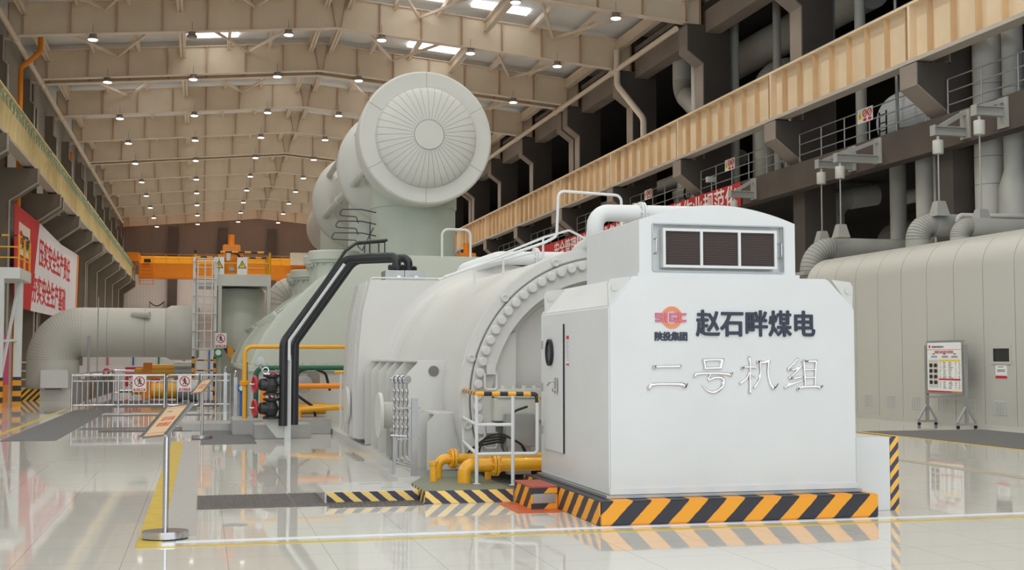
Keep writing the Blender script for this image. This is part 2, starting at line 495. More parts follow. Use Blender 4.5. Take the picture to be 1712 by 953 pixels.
# roof beams: web, flanges, stiffeners
def beam_profile(dz0, dz1):
    p = [(-8.8, bot_z(-8.8) + dz0), (XC, bot_z(XC) + dz0), (21.2, bot_z(21.2) + dz0)]
    q = [(21.2, bot_z(21.2) + dz1), (XC, bot_z(XC) + dz1), (-8.8, bot_z(-8.8) + dz1)]
    return p + q
def roof_beam(y, label, proto=[None]):
    if proto[0] is None:
        w = MB().prism(beam_profile(0.03, 1.55), 'y', y - .012, y + .012).build('roof_beam', M['beam'], origin=(XC, y, 16.3))
        MB().prism(beam_profile(0, 0.04), 'y', y - .2, y + .2).build('bottom_flange', M['flange'], w, origin=(XC, y, 16.3))
        MB().prism(beam_profile(1.52, 1.56), 'y', y - .2, y + .2).build('top_flange', M['flange'], w, origin=(XC, y, 16.3))
        st = MB()
        for k in range(-7, 8):
            x = XC + k * 2.05
            if k == 0:
                for sx in (-1, 1):
                    st.prism([(x + sx * .12, bot_z(XC) + .04), (x + sx * .12 + .03, bot_z(XC) + .04), (x + sx * .38 + .03, bot_z(XC) + 1.52), (x + sx * .38, bot_z(XC) + 1.52)], 'y', y - .17, y + .17)
            else:
                st.box(x - .03, x + .03, y - .19, y + .19, bot_z(x) + .04, bot_z(x) + 1.53)
        for x in (-8.8, 21.17):
            st.box(x, x + .03, y - .19, y + .19, bot_z(x), bot_z(x) + 1.55)
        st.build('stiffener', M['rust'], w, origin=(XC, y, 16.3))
        proto[0] = w
        o = w
    else:
        o = copy_tree(proto[0]); o.location.y = y
    return tag(o, label, 'roof beam', 'roof beams across the hall', 'structure')
for i, y in enumerate(GRID):
    roof_beam(y, 'tan gabled steel roof beam, %s across the hall from the front' % ORD[i])

# purlins and bracing (part of the room)
k = 0
for d, w, h, dz in ((0.55, .26, .42, 1.02), (2.8, .16, .26, 1.34), (5.0, .16, .26, 1.34), (7.4, .3, .5, .96), (9.7, .16, .26, 1.34), (12.0, .16, .26, 1.34), (14.3, .3, .5, .96)):
    for sx in (-1, 1):
        x = XC + sx * d; z = bot_z(x) + dz
        mb = MB()
        if w > .2:
            mb.box(x - w / 2, x + w / 2, 40, 153.9, z, z + .03); mb.box(x - w / 2, x + w / 2, 40, 153.9, z + h, z + h + .03)
            mb.box(x - .012, x + .012, 40, 153.9, z, z + h)
        else:
            mb.box(x - w / 2, x + w / 2, 40, 153.9, z, z + h)
        tag(mb.build('roof_purlin', M['flange']), '%s tan roof purlin running the length of the hall, %s of the ridge' % ('wide' if w > .2 else 'narrow', ORD[k // 2] + ' to the ' + ('left' if sx < 0 else 'right')), 'purlin', kind='structure')
        k += 1
bk = 0
for y0, y1 in ((51, 60.25), (60.25, 69.5), (70.75, 80), (41.5, 51)):
    for x0, x1 in ((-8.1, -1.2), (-1.2, 5.65), (6.75, 13.6), (13.6, 20.5)):
        for a, b in (((x0, y0), ((x0 + x1) / 2, y1)), (((x0 + x1) / 2, y1), (x1, y0))):
            za = bot_z(a[0]) + 1.15; zb = bot_z(b[0]) + 1.15
            tag(MB().beam((a[0], a[1] + .1, za), (b[0], b[1] - .1, zb), .12, .12).build('roof_brace', M['flange']), 'tan diagonal roof brace between the front roof beams', 'brace', 'diagonal roof braces', 'structure')

# left columns with corbels
CL = [41.75] + GRID
def left_column(y, label, proto=[None]):
    if proto[0] is None:
        prof = [(-9.4, 0), (-8.55, 0), (-8.55, 8.7), (-7.35, 9.55), (-7.35, 10.22), (-8.75, 10.22), (-8.75, 14.9), (-8.95, 15.1), (-8.95, 16.26), (-9.4, 16.26)]
        o = MB().prism(prof, 'y', y - .45, y + .45).build('column', M['concrete_left'], origin=(-9, y, 0))
        e = MB()
        path = [(-8.5, y - .47, 0.1), (-8.5, y - .47, 8.72), (-7.3, y - .47, 9.57), (-7.3, y - .47, 10.2)]
        e.tube(path, .05, 8); e.tube([(-8.7, y - .47, 12.2), (-8.7, y - .47, 14.9), (-8.9, y - .47, 15.1), (-8.9, y - .47, 16.2)], .05, 8)
        e.build('corner_conduit', M['concrete_edge'], o, origin=(-9, y, 0))
        proto[0] = o
    else:
        o = copy_tree(proto[0]); o.location.y = y
    return tag(o, label, 'column', 'columns along the left wall', 'structure')
for i, y in enumerate(CL):
    left_column(y, 'grey concrete column with corbel on the left wall, %s from the front' % ORD[i])

def right_column(y, label, proto=[None]):
    if proto[0] is None:
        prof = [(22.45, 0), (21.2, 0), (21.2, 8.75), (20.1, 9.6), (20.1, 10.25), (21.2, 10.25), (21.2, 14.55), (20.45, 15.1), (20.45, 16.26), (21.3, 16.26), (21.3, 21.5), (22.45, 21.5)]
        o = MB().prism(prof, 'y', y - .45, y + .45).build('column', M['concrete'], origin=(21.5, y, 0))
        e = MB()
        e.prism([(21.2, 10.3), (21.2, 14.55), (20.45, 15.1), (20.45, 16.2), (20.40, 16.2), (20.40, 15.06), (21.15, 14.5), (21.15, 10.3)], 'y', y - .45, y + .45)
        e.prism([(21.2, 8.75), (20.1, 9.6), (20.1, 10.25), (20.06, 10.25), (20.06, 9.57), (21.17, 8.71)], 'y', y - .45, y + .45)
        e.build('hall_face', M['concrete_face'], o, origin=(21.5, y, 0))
        proto[0] = o
    else:
        o = copy_tree(proto[0]); o.location.y = y
    return tag(o, label, 'column', 'columns along the right side', 'structure')
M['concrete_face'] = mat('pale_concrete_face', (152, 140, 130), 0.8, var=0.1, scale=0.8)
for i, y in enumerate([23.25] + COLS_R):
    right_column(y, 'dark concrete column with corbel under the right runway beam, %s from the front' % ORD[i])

# gallery floor edge beam, slab, top tie beams on the right
tag(MB().box(20.75, 21.25, 14, 153.4, 7.7, 8.65).build('trim_gallery', M['concrete_beam']), 'stained concrete edge beam under the gallery railing on the right', 'beam', kind='structure')
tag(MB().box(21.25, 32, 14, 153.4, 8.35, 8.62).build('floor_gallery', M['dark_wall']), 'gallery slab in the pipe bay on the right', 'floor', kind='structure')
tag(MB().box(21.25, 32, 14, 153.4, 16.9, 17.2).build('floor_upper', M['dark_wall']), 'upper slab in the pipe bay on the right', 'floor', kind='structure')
tag(MB().box(21.3, 22.0, 14, 153.4, 15.9, 17.5).build('trim_upper', M['concrete_face']), 'grey concrete tie beam between the column heads on the right', 'beam', kind='structure')
for i in ():
    y = 37 + 9.25 * i
    tag(MB().box(21.9, 32, y - .25, y + .25, 14.6, 16.8).build('trim_%d' % (i + 1), M['concrete']), 'dark concrete cross beam deep in the right bay, %s from the front' % ORD[i], 'beam', kind='structure')

# crane runway beams
def runway(name, xin, sgn, material, label, y0):
    o = MB().box(xin - .01, xin + .01, y0, 150, 10.42, 12.05).build(name, material)
    fl = MB().box(xin - .25, xin + .25, y0, 150, 12.03, 12.1)
    fl.build('top_flange', material, o)
    MB().box(xin - .24, xin + .24, y0, 150, 10.3, 10.42).build('bottom_flange', M['crane_grey'], o)
    st = MB()
    y = y0 + .4
    while y < 150:
        st.box(xin - .2, xin + .2, y - .012, y + .012, 10.42, 12.03)
        y += 1.157
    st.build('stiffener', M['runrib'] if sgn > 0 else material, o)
    j = MB()
    for g in COLS_R:
        if g > y0: j.box(xin - .24, xin + .24, g - .06, g + .06, 10.42, 12.03)
    j.build('end_plate', material, o)
    MB().box(xin - .05, xin + .05, y0, 150, 12.1, 12.22).build('crane_rail', M['galv'], o)
    return tag(o, label, 'runway beam', kind='structure')
runway('runway_beam', 20.35, 1, M['crane_beige'], 'beige ribbed crane runway beam along the right columns', 15)
lb = runway('runway_beam', -7.75, -1, M['crane_yellow'], 'pale yellow crane runway beam along the left columns', 30)
# green safety net hung on the left runway beam
net = MB()
y = 44.0
while y < 145:
    for dz in (.05,):
        net.tube([(-7.44, y, 11.35 + dz), (-7.42, y + .45, 11.75 + dz), (-7.44, y + .9, 11.35 + dz)], .02, 4)
    y += .9
for z in (11.4, 11.6, 11.8): net.tube([(-7.43, 44, z), (-7.43, 145, z)], .012, 4)
tag(net.build('safety_net', M['netgreen']), 'green safety net strung along the left crane runway beam', 'net')
for y in range(46, 146, 10): MB().box(-7.5, -7.42, y, y + .05, 11.9, 12.02).build('net_bracket', M['netgreen'], bpy.data.objects['safety_net'])

# pipes along the eaves
def eave_pipe(x, y0, y1, z, label):
    t = thing('eaves_pipe', label, 'pipe', (x, (y0 + y1) / 2, z))
    MB().tube([(x, y0, z), (x, y1, z)], .13, 12).build('pipe', M['flange'], t)
    cl = MB()
    for g in COLS_R:
        if y0 + 1 < g < y1:
            cl.cyl((x, g - .15, z), (x, g + .15, z), .17, 12); cl.box(min(x, x + (.22 if x > 0 else -.52)), max(x, x + (.22 if x > 0 else -.52)), g - .05, g + .05, z - .05, z + .05)
    cl.build('bracket', M['flange'], t)
eave_pipe(20.2, 51.3, 112, 16.2, 'long pale pipe running under the right ends of the roof beams')
eave_pipe(-8.45, 44, 140, 16.2, 'long pale pipe running under the left ends of the roof beams')
for i, y in ():
    tag(MB().tube([(-8.4, y, 16.2), (-8.4, y + 6, 16.2)], .13, 8).build('eaves_pipe', M['flange']), 'short pale pipe length at the far left eaves, %s in line' % ORD[i], 'pipe', 'short eaves pipes')
dp = MB().tube(fillet([(-7.72, 63, 17.2), (-7.72, 63, 16.3), (-8.58, 63, 15.5), (-8.58, 63, 0.0)], .35), .12, 12)
tag(dp.build('rainwater_pipe', M['orange']), 'orange rainwater pipe with double bend above the left runway beam', 'pipe')
tag(MB().tube([(-9.2, 93, 0), (-9.2, 93, 16.2)], .12, 10).build('rainwater_pipe', M['orange']), 'straight orange rainwater pipe high on the far left wall', 'pipe')
dp = MB().tube(fillet([(20.2, 59.4, 17.2), (20.2, 59.4, 15.4), (20.95, 57.6, 13.4), (20.95, 57.6, 12.3)], .5), .16, 12)
tag(dp.build('rainwater_pipe', M['flange']), 'tan rainwater pipe with a bend beside the right column', 'pipe')

# ------------------------------------------------------------------ high-bay lamps
LX = [-5.1, -0.65, 3.85, 8.35, 12.8, 17.3]
lamp0 = None
lamp_light = bpy.data.lights.new('lamp_light', 'SPOT')
lamp_light.energy = LAMP_W; lamp_light.color = (1.0, 0.95, 0.87); lamp_light.spot_size = R(150); lamp_light.spot_blend = 0.6
lamp_light.shadow_soft_size = 0.18
ROWS = [y for y in GRID if y not in (70.75, 99.75)] + [41.75, 32.5, 23.25, 14.0, 4.75, -4.5]
for i, y in enumerate(ROWS):
    for j, x in enumerate(LX):
        z = bot_z(x) - .12
        lab = 'high-bay lamp of the %s lamp row from the front, %s from the left' % (ORD[i], ORD[j]) if i < 11 else 'high-bay lamp %s from the left, in the %s lamp row above and behind the camera' % (ORD[j], ORD[i - 11])
        if lamp0 is None:
            t = thing('ceiling_lamp', lab, 'lamp', (x, y, z))
            MB().lathe([(.05, .16), (.16, .13), (.17, .02), (.24, -.06), (.25, -.12), (.23, -.12)], (x, y, z), n=20).build('lamp_housing', M['lampmetal'], t)
            MB().lathe([(.225, -.115), (.2, -.16), (0, -.175)], (x, y, z), n=20).build('lens', M['lamplens'], t)
            MB().cyl((x, y, z + .12), (x, y, z + .62), .02, 6).build('hanger_rod', M['lampmetal'], t)
            lo = bpy.data.objects.new('lamp_light', lamp_light); COL.objects.link(lo)
            lo.parent = t; lo.location = (0, 0, -.3)
            lamp0 = t
        else:
            t = copy_tree(lamp0); t.location = (x, y, z)
        tag(t, lab, 'lamp', 'high-bay lamps under the roof')
        if (i, j) == (1, 1):
            t['label'] = 'unlit high-bay lamp in the second lamp row, beside a bright roof panel'
            for ch in list(t.children):
                if ch.type == 'LIGHT': bpy.data.objects.remove(ch)
                elif ch.name.startswith('lens'):
                    ch.data = ch.data.copy(); ch.data.materials[0] = M['lampoff']
#__NEXT__
# ------------------------------------------------------------------ end housing of the generator (with lettering)
HX0, HX1, HY0, HY1 = 3.98, 6.72, 12.0, 14.6
AX = 5.35
hs = thing('slip_ring_housing', 'big white machine housing with dark and chrome lettering on its front', 'machine housing', (AX, 13.3, .25))
prof = [(HX0, .27), (HX0, 2.17), (HX0 + .26, 2.48), (HX1 - .31, 2.48), (HX1, 2.17), (HX1, .27)]
MB().prism(prof, 'y', HY0, HY1).build('body', M['white'], hs, bevel=.015)
MB().box(HX0 - .04, HX1 + .04, HY0 - .03, HY1 + .03, .245, .275).build('base_rail', M['galv'], hs)
MB().box(HX0 + .002, HX1 - .002, HY0 - .012, HY0, .28, .34).build('kick_strip', M['white'], hs)
# lifting lugs at the chamfers
for sx in (-1, 1):
    for y in (12.04, 14.45):
        x0 = HX0 if sx < 0 else HX1
        d = -sx
        mb = MB().prism([(x0 + d * .01, 2.17), (x0 + d * .0, 2.40), (x0 + d * .03, 2.45), (x0 + d * .25, 2.475), (x0 + d * .13, 2.31)], 'y', y - .015, y + .015)
        l = mb.build('lifting_lug', M['ivory'], hs)
        MB().cyl((x0 + d * .065, y - .03, 2.36), (x0 + d * .065, y + .03, 2.36), .035, 14).build('lug_eye', M['offwhite'], l)
# door on the left side
dr = MB().box(HX0 - .022, HX0 + .01, 13.6, 14.38, .57, 2.03).build('door', M['white'], hs, bevel=.008)
MB().box(HX0 - .016, HX0 + .002, 13.585, 13.6, .57, 2.03).build('door_gasket', M['rubber'], dr)
el = [(14.08 + .125 * math.cos(2 * math.pi * k / 28), 1.71 + .155 * math.sin(2 * math.pi * k / 28)) for k in range(28)]
el2 = [(14.08 + .095 * math.cos(2 * math.pi * k / 28), 1.71 + .125 * math.sin(2 * math.pi * k / 28)) for k in range(28)]
MB().ringprism(el, el2, 'x', HX0 - .06, HX0 - .03).build('porthole_rim', M['rubber'], dr)
MB().prism(el2, 'x', HX0 - .045, HX0 - .036).build('porthole_glass', M['mirror'], dr)
hb = MB().box(HX0 - .05, HX0 - .035, 13.78, 13.84, 1.24, 1.42)
hb.tube(fillet([(HX0 - .04, 13.81, 1.38), (HX0 - .10, 13.81, 1.38), (HX0 - .10, 13.95, 1.33)], .02, 4), .012, 8)
hb.cyl((HX0 - .08, 13.81, 1.28), (HX0 - .035, 13.81, 1.28), .022, 12)
hb.build('handle', M['steel'], dr)
for z in (.8, 1.3, 1.8):
    MB().cyl((HX0 - .045, 14.385, z - .05), (HX0 - .045, 14.385, z + .05), .012, 8).build('hinge', M['galv'], dr)
nt = quad(MB(), (HX0 - .003, 13.44, 1.73), (0, -1, 0), (0, 0, 1), .10, .33, .003).build('notice', M['paper'], hs)
nt['label'] = 'narrow white notice with red head'
quad(MB(), (HX0 - .007, 13.44, 1.875), (0, -1, 0), (0, 0, 1), .10, .04, .002).build('notice_head', M['signred'], nt)
quad(MB(), (HX0 - .007, 13.44, 1.575), (0, -1, 0), (0, 0, 1), .10, .02, .002).build('notice_foot', M['signred'], nt)
ln = MB()
for k in range(13): quad(ln, (HX0 - .007, 13.44, 1.835 - k * .018), (0, -1, 0), (0, 0, 1), .075 - .02 * (k % 3 == 2), .005, .001)
ln.build('notice_print', M['ink'], nt)

# ventilation hood on top
UX0, UX1, UY0, UY1 = 4.33, 6.07, 12.06, 13.85
UC = (UX0 + UX1) / 2
def roofz(x, e=3.06, a=3.235): 
    t = (x - UC) / ((UX1 - UX0) / 2); return e + (a - e) * (1 - abs(t) ** 1.9)
xs = [UX0 + (UX1 - UX0) * k / 24 for k in range(25)]
hp = [(UX0, 2.48)] + [(x, roofz(x)) for x in xs] + [(UX1, 2.48)]
GX0, GX1, GZ0, GZ1 = 4.48, 5.93, 2.545, 3.02
hb2 = MB()
hb2.prism(hp, 'y', UY0 + .08, UY1)
# front plate with the grille opening
fr = MB()
fr.prism([(UX0, 2.48)] + [(x, roofz(x)) for x in xs if x <= GX0] + [(GX0, roofz(GX0)), (GX0, 2.48)], 'y', UY0, UY0 + .08)
fr.prism([(GX1, 2.48), (GX1, roofz(GX1))] + [(x, roofz(x)) for x in xs if x > GX1] + [(UX1, 2.48)], 'y', UY0, UY0 + .08)
fr.prism([(GX0, GZ1)] + [(GX0, roofz(GX0))] + [(x, roofz(x)) for x in xs if GX0 < x < GX1] + [(GX1, roofz(GX1)), (GX1, GZ1)], 'y', UY0, UY0 + .08)
fr.box(GX0, GX1, UY0, UY0 + .08, 2.48, GZ0)
hd = hb2.build('ventilation_hood', M['white'], hs)
fr.build('front_plate', M['white'], hd)
MB().box(UX0 - .03, UX1 + .03, UY0 - .04, UY0 + .02, 2.475, 2.515).build('sill_strip', M['white'], hd)
gf = MB()
gx0, gx1, gz0, gz1 = GX0 + .1, GX1 - .08, GZ0 + .03, GZ1 - .04
gy0, gy1 = UY0 - .03, UY0 + .06
gf.box(gx0, gx0 + .028, gy0, gy1, gz0, gz1); gf.box(gx1 - .028, gx1, gy0, gy1, gz0, gz1)
gf.box(gx0 + .028, gx1 - .028, gy0, gy1, gz0, gz0 + .028); gf.box(gx0 + .028, gx1 - .028, gy0, gy1, gz1 - .028, gz1)
for k in (1, 2):
    x = gx0 + (gx1 - gx0) * k / 3
    gf.box(x - .014, x + .014, gy0, gy1, gz0 + .028, gz1 - .028)
gfo = gf.build('grille_frame', M['white'], hs)
for k in range(3):
    a = gx0 + (gx1 - gx0) * k / 3 + .015; b = gx0 + (gx1 - gx0) * (k + 1) / 3 - .015
    MB().box(a, b, UY0 - .01, UY0 + .05, gz0 + .02, gz1 - .02).build('filter_mesh', M['grille'], gfo)
ed = MB()
for a in ((GX0 - .012, GX0, GZ0, GZ1), (GX1, GX1 + .012, GZ0, GZ1), (GX0, GX1, GZ1, GZ1 + .012), (GX0, GX1, GZ0 - .012, GZ0)):
    ed.box(a[0], a[1], UY0 - .012, UY0 + .002, a[2], a[3])
ed.build('opening_trim', M['galv'], hd)
for x, z in ((GX0 + .03, 2.72), (GX1 - .025, 2.7)):
    h = MB(); h.tube(fillet([(x, UY0 + .06, z), (x, UY0 - .03, z), (x, UY0 - .03, z + .15), (x, UY0 + .06, z + .15)], .02, 4), .01, 8)
    h.build('pull_handle', M['steel'], hd)
# lettering
FY = HY0 - .001
text('赵石畔煤电', .285, (5.585, FY, 2.005), (1, 0, 0), (0, 0, 1), M['navy'], 'company_lettering', hs, .008, .0065, width=1.34, label='dark navy raised lettering')
# brush-like chrome characters: each stroke a swelling rounded bar (x, z, half width)
STROKES = {
 '二': [[(4.458, 1.554, 0.0248), (4.498, 1.559, 0.0152), (4.716, 1.563, 0.0166), (4.740, 1.563, 0.0193)], [(4.400, 1.345, 0.0248), (4.436, 1.377, 0.0179), (4.578, 1.383, 0.0138), (4.755, 1.379, 0.0221), (4.789, 1.353, 0.0193), (4.819, 1.387, 0.0083)]],
 '号': [[(4.993, 1.625, 0.0179), (5.101, 1.630, 0.0124), (5.209, 1.627, 0.0193)], [(4.999, 1.625, 0.0166), (5.012, 1.544, 0.0166)], [(5.201, 1.625, 0.0166), (5.183, 1.543, 0.0166)], [(5.006, 1.542, 0.0152), (5.183, 1.546, 0.0152)], [(4.897, 1.463, 0.0179), (4.927, 1.486, 0.0166), (5.113, 1.492, 0.0138), (5.273, 1.480, 0.0193), (5.291, 1.464, 0.0152), (5.319, 1.498, 0.0069)], [(5.072, 1.486, 0.0124), (5.046, 1.424, 0.0138), (5.113, 1.444, 0.0138), (5.196, 1.442, 0.0166), (5.212, 1.395, 0.0207), (5.181, 1.337, 0.0193), (5.111, 1.298, 0.0152), (5.036, 1.313, 0.0110), (4.974, 1.377, 0.0041)]],
 '机': [[(5.498, 1.650, 0.0179), (5.510, 1.601, 0.0166), (5.506, 1.471, 0.0152), (5.505, 1.355, 0.0166), (5.504, 1.293, 0.0207)], [(5.420, 1.540, 0.0179), (5.462, 1.554, 0.0124), (5.577, 1.554, 0.0152)], [(5.497, 1.497, 0.0124), (5.464, 1.433, 0.0124), (5.399, 1.388, 0.0152)], [(5.511, 1.495, 0.0124), (5.566, 1.451, 0.0069)], [(5.625, 1.611, 0.0166), (5.625, 1.497, 0.0124), (5.608, 1.419, 0.0138), (5.554, 1.342, 0.0138)], [(5.596, 1.605, 0.0193), (5.646, 1.600, 0.0124), (5.726, 1.610, 0.0193)], [(5.716, 1.605, 0.0152), (5.708, 1.497, 0.0124), (5.728, 1.406, 0.0152), (5.769, 1.337, 0.0221), (5.827, 1.382, 0.0055)]],
 '组': [[(6.044, 1.637, 0.0166), (6.001, 1.588, 0.0124), (5.936, 1.526, 0.0152), (6.014, 1.529, 0.0110), (6.079, 1.548, 0.0124)], [(6.072, 1.548, 0.0124), (6.006, 1.483, 0.0110), (5.950, 1.436, 0.0152), (6.013, 1.437, 0.0110), (6.092, 1.451, 0.0110)], [(5.900, 1.340, 0.0166), (5.969, 1.372, 0.0124), (6.098, 1.412, 0.0083)], [(6.116, 1.616, 0.0179), (6.125, 1.469, 0.0152), (6.129, 1.352, 0.0152)], [(6.104, 1.611, 0.0179), (6.188, 1.612, 0.0124), (6.260, 1.614, 0.0193)], [(6.257, 1.611, 0.0166), (6.246, 1.469, 0.0138), (6.244, 1.351, 0.0152)], [(6.126, 1.527, 0.0110), (6.247, 1.527, 0.0110)], [(6.128, 1.446, 0.0110), (6.246, 1.445, 0.0110)], [(6.043, 1.318, 0.0179), (6.083, 1.343, 0.0138), (6.256, 1.350, 0.0152), (6.299, 1.338, 0.0193), (6.331, 1.358, 0.0097)]],
}
def smooth(pts, n=5):
    out = []
    for i in range(len(pts) - 1):
        p0 = pts[max(i - 1, 0)]; p1 = pts[i]; p2 = pts[i + 1]; p3 = pts[min(i + 2, len(pts) - 1)]
        for k in range(n):
            t = k / n
            out.append(tuple(.5 * (2 * b_ + (c_ - a_) * t + (2 * a_ - 5 * b_ + 4 * c_ - d_) * t * t + (3 * b_ - a_ - 3 * c_ + d_) * t ** 3) for a_, b_, c_, d_ in zip(p0, p1, p2, p3)))
    return out + [pts[-1]]
for ch, strokes in STROKES.items():
    mb = MB()
    for s_ in strokes:
        q = smooth(s_) if len(s_) > 2 else s_
        mb.tube([(x, FY - .006, z) for x, z, r in q], .015, 10, radii=[r for x, z, r in q])
        for x, z, r in (s_[0], s_[-1]):
            mb.lathe([(0, -r), (r * .7, -r * .7), (r, 0), (r * .7, r * .7), (0, r)], (x, FY - .006, z), (0, 0, 1), 10)
    mb.build('chrome_character', M['chrome'], hs)['label'] = 'polished chrome raised character'
text('陕投集团', .093, (4.645, FY, 1.868), (1, 0, 0), (0, 0, 1), M['navy'], 'small_lettering', hs, .005, .004, width=.355, label='small dark lettering under the ring emblem')
lg = thing_part = bpy.data.objects.new('ring_emblem', None)
place(lg, (4.645, FY, 2.06), hs)
rg = MB()
for r0, r1 in ((.113, .098), (.092, .082), (.076, .066)):
    rg.ringprism([(4.655 + r0 * math.cos(2 * math.pi * k / 40), 2.06 + r0 * math.sin(2 * math.pi * k / 40)) for k in range(40)],
                 [(4.655 + r1 * math.cos(2 * math.pi * k / 40), 2.06 + r1 * math.sin(2 * math.pi * k / 40)) for k in range(40)], 'y', FY - .008, FY)
rg.build('orange_ring', M['logoorange'], lg)
def blocky(mb, glyph, x, z, w, h, y):
    for a0, a1, b0, b1 in glyph:
        mb.box(x + a0 * w, x + a1 * w, y - .014, y, z + b0 * h, z + b1 * h)
G_S = [(0, 1, .76, 1), (0, .26, .62, .76), (0, 1, .40, .62), (.74, 1, .24, .40), (0, 1, 0, .24)]
G_I = [(.25, .75, 0, 1)]
G_G = [(0, .26, .24, .76), (0, 1, .76, 1), (0, 1, 0, .24), (.74, 1, .24, .36), (.45, 1, .36, .54)]
G_C = [(0, .26, .24, .76), (0, 1, .76, 1), (0, 1, 0, .24)]
sg = MB()
blocky(sg, G_S, 4.475, 2.015, .085, .09, FY); blocky(sg, G_I, 4.562, 2.015, .06, .09, FY)
blocky(sg, G_G, 4.628, 2.015, .085, .09, FY); blocky(sg, G_C, 4.722, 2.015, .09, .09, FY)
sg.build('pink_letters', M['pink'], lg)

# hazard-painted plinth
pl = MB().box(3.81, 6.84, 11.78, 14.75, 0, .24).build('housing_plinth', M['haz_front'], bevel=.012)
tag(pl, 'low orange and black striped plinth under the white housing', 'plinth')
MB().box(3.803, 3.812, 11.78, 14.75, .004, .236).build('side_face', M['haz_side'], pl)
# red topped step
st = MB().box(3.5, 3.795, 13.25, 14.0, 0, .235).build('step_block', M['haz_side'])
tag(st, 'small red topped step with striped edges beside the plinth', 'step')
MB().box(3.49, 3.80, 13.24, 14.01, .235, .25).build('red_tread', M['redtread'], st)
MB().box(3.52, 3.775, 13.24, 13.25, .07, .17).build('white_front_panel', M['galv'], st)
MB().box(3.50, 3.795, 13.243, 13.25, .175, .234).build('striped_band', M['haz_front'], st)
MB().box(3.50, 3.795, 13.243, 13.25, .002, .065).build('striped_band', M['haz_front'], st)
tag(MB().box(3.28, 3.78, 12.95, 13.95, 0, .006).build('floor_mat', M['redmat']), 'orange red mat on the floor in front of the small step', 'mat')
# striped upright panel box right of the housing
rb = MB().box(6.86, 7.27, 12.27, 14.6, 0, .79).build('side_box', M['white'], bevel=.006)
tag(rb, 'pale box with a striped vertical edge to the right of the housing', 'box')
MB().box(7.27, 7.37, 12.265, 14.6, 0, .795).build('striped_edge', M['haz_vert'], rb)
# green platform and low tiled plinth
gp = MB().prism([(2.47, 14.04), (3.49, 14.04), (3.49, 16.5), (3.1, 16.5), (2.78, 15.85), (2.47, 14.98)], 'z', 0, .15).build('green_platform', M['floorgreen'])
tag(gp, 'low green topped platform with striped edge under the orange pipes', 'platform')
MB().box(2.47, 3.49, 14.03, 14.042, .002, .145).build('striped_front', M['haz_low'], gp)
MB().box(2.462, 2.472, 14.04, 14.9, .002, .145).build('striped_side', M['haz_lowside'], gp)
tp = MB().box(1.38, 2.455, 14.4, 15.45, 0, .125).build('tiled_plinth', M['tileside'])
tag(tp, 'low tiled plinth with yellow and black striped front by the drain', 'plinth')
MB().box(1.40, 2.455, 14.39, 14.402, .004, .12).build('striped_front', M['haz_low'], tp)
for x, y in ((1.55, 15.25), (2.0, 15.2), (2.2, 14.7)):
    MB().box(x - .13, x + .13, y - .045, y + .045, .125, .129).build('cover_plate', M['galv'], tp)
# long ledge beside the generator feet
tag(MB().box(2.77, 3.3, 16.92, 30.6, 0, .11).build('tiled_ledge', M['tileside']), 'long low tiled ledge running along the generator feet', 'ledge')
tag(MB().box(2.47, 2.765, 16.05, 17.6, 0, .105).build('tiled_ledge', M['tileside']), 'short tiled ledge block at the foot of the gauge rack', 'ledge')

# ------------------------------------------------------------------ generator
ZC = 1.1
gen = thing('generator', 'huge white cylindrical generator with bolted end ring', 'generator', (AX, 20, 0))
def drum(r, zlow):
    a = math.degrees(math.asin((zlow - ZC) / r)) if abs(zlow - ZC) < r else -60
    return arc(AX, ZC, r, a, 180 - a, 64)
MB().prism(drum(2.03, .2), 'y', 16.55, 22.45).build('barrel', M['ivory'], gen)
# flare where the barrel meets the end casing
fl = MB()
secs = [(21.95, 2.03), (22.15, 2.05), (22.28, 2.10), (22.36, 2.17), (22.4, 2.27)]
for (ya, ra), (yb, rb_) in zip(secs, secs[1:]):
    A = arc(AX, ZC, ra, -10, 190, 48); B = arc(AX, ZC, rb_, -10, 190, 48)
    n = len(A)
    fl.add([(p[0], ya, p[1]) for p in A] + [(p[0], yb, p[1]) for p in B], [(i, i + 1, n + i + 1, n + i) for i in range(n - 1)])
fl.build('flare', M['ivory'], gen)
# end ring
a0 = math.degrees(math.asin((.2 - ZC) / 2.06))
MB().ringprism(arc(AX, ZC, 2.06, a0, 180 - a0, 72), arc(AX, ZC, 1.91, a0, 180 - a0, 72), 'y', 16.18, 16.6, closed=False).build('outer_ring', M['ivory'], gen, bevel=.02)
MB().ringprism(arc(AX, ZC, 1.90, a0, 180 - a0, 72), arc(AX, ZC, 1.62, a0, 180 - a0, 72), 'y', 16.16, 16.6, closed=False).build('bolted_ring', M['ivory'], gen)
MB().ringprism(arc(AX, ZC, 1.915, a0, 180 - a0, 72), arc(AX, ZC, 1.893, a0, 180 - a0, 72), 'y', 16.19, 16.6, closed=False).build('gasket_line', M['seam'], gen)
MB().ringprism(arc(AX, ZC, 1.62, a0, 180 - a0, 64), arc(AX, ZC, 1.53, a0, 180 - a0, 64), 'y', 16.42, 16.7, closed=False).build('inner_lip', M['offwhite'], gen)
MB().prism(arc(AX, ZC, 1.56, -35, 215, 64), 'y', 16.6, 16.75).build('end_shield', M['ivory'], gen)
nb = 46
for k in range(nb):
    a = R(-20 + 220 * (k + .5) / nb)
    x = AX + 1.82 * math.cos(a); z = ZC + 1.82 * math.sin(a)
    if z < .35: continue
    mb = MB(); mb.lathe([(.062, 0), (.062, .06), (.05, .075), (0, .078)], (x, 16.16, z), (0, -1, 0), 14)
    mb.build('bolt', M['ivory'], gen)
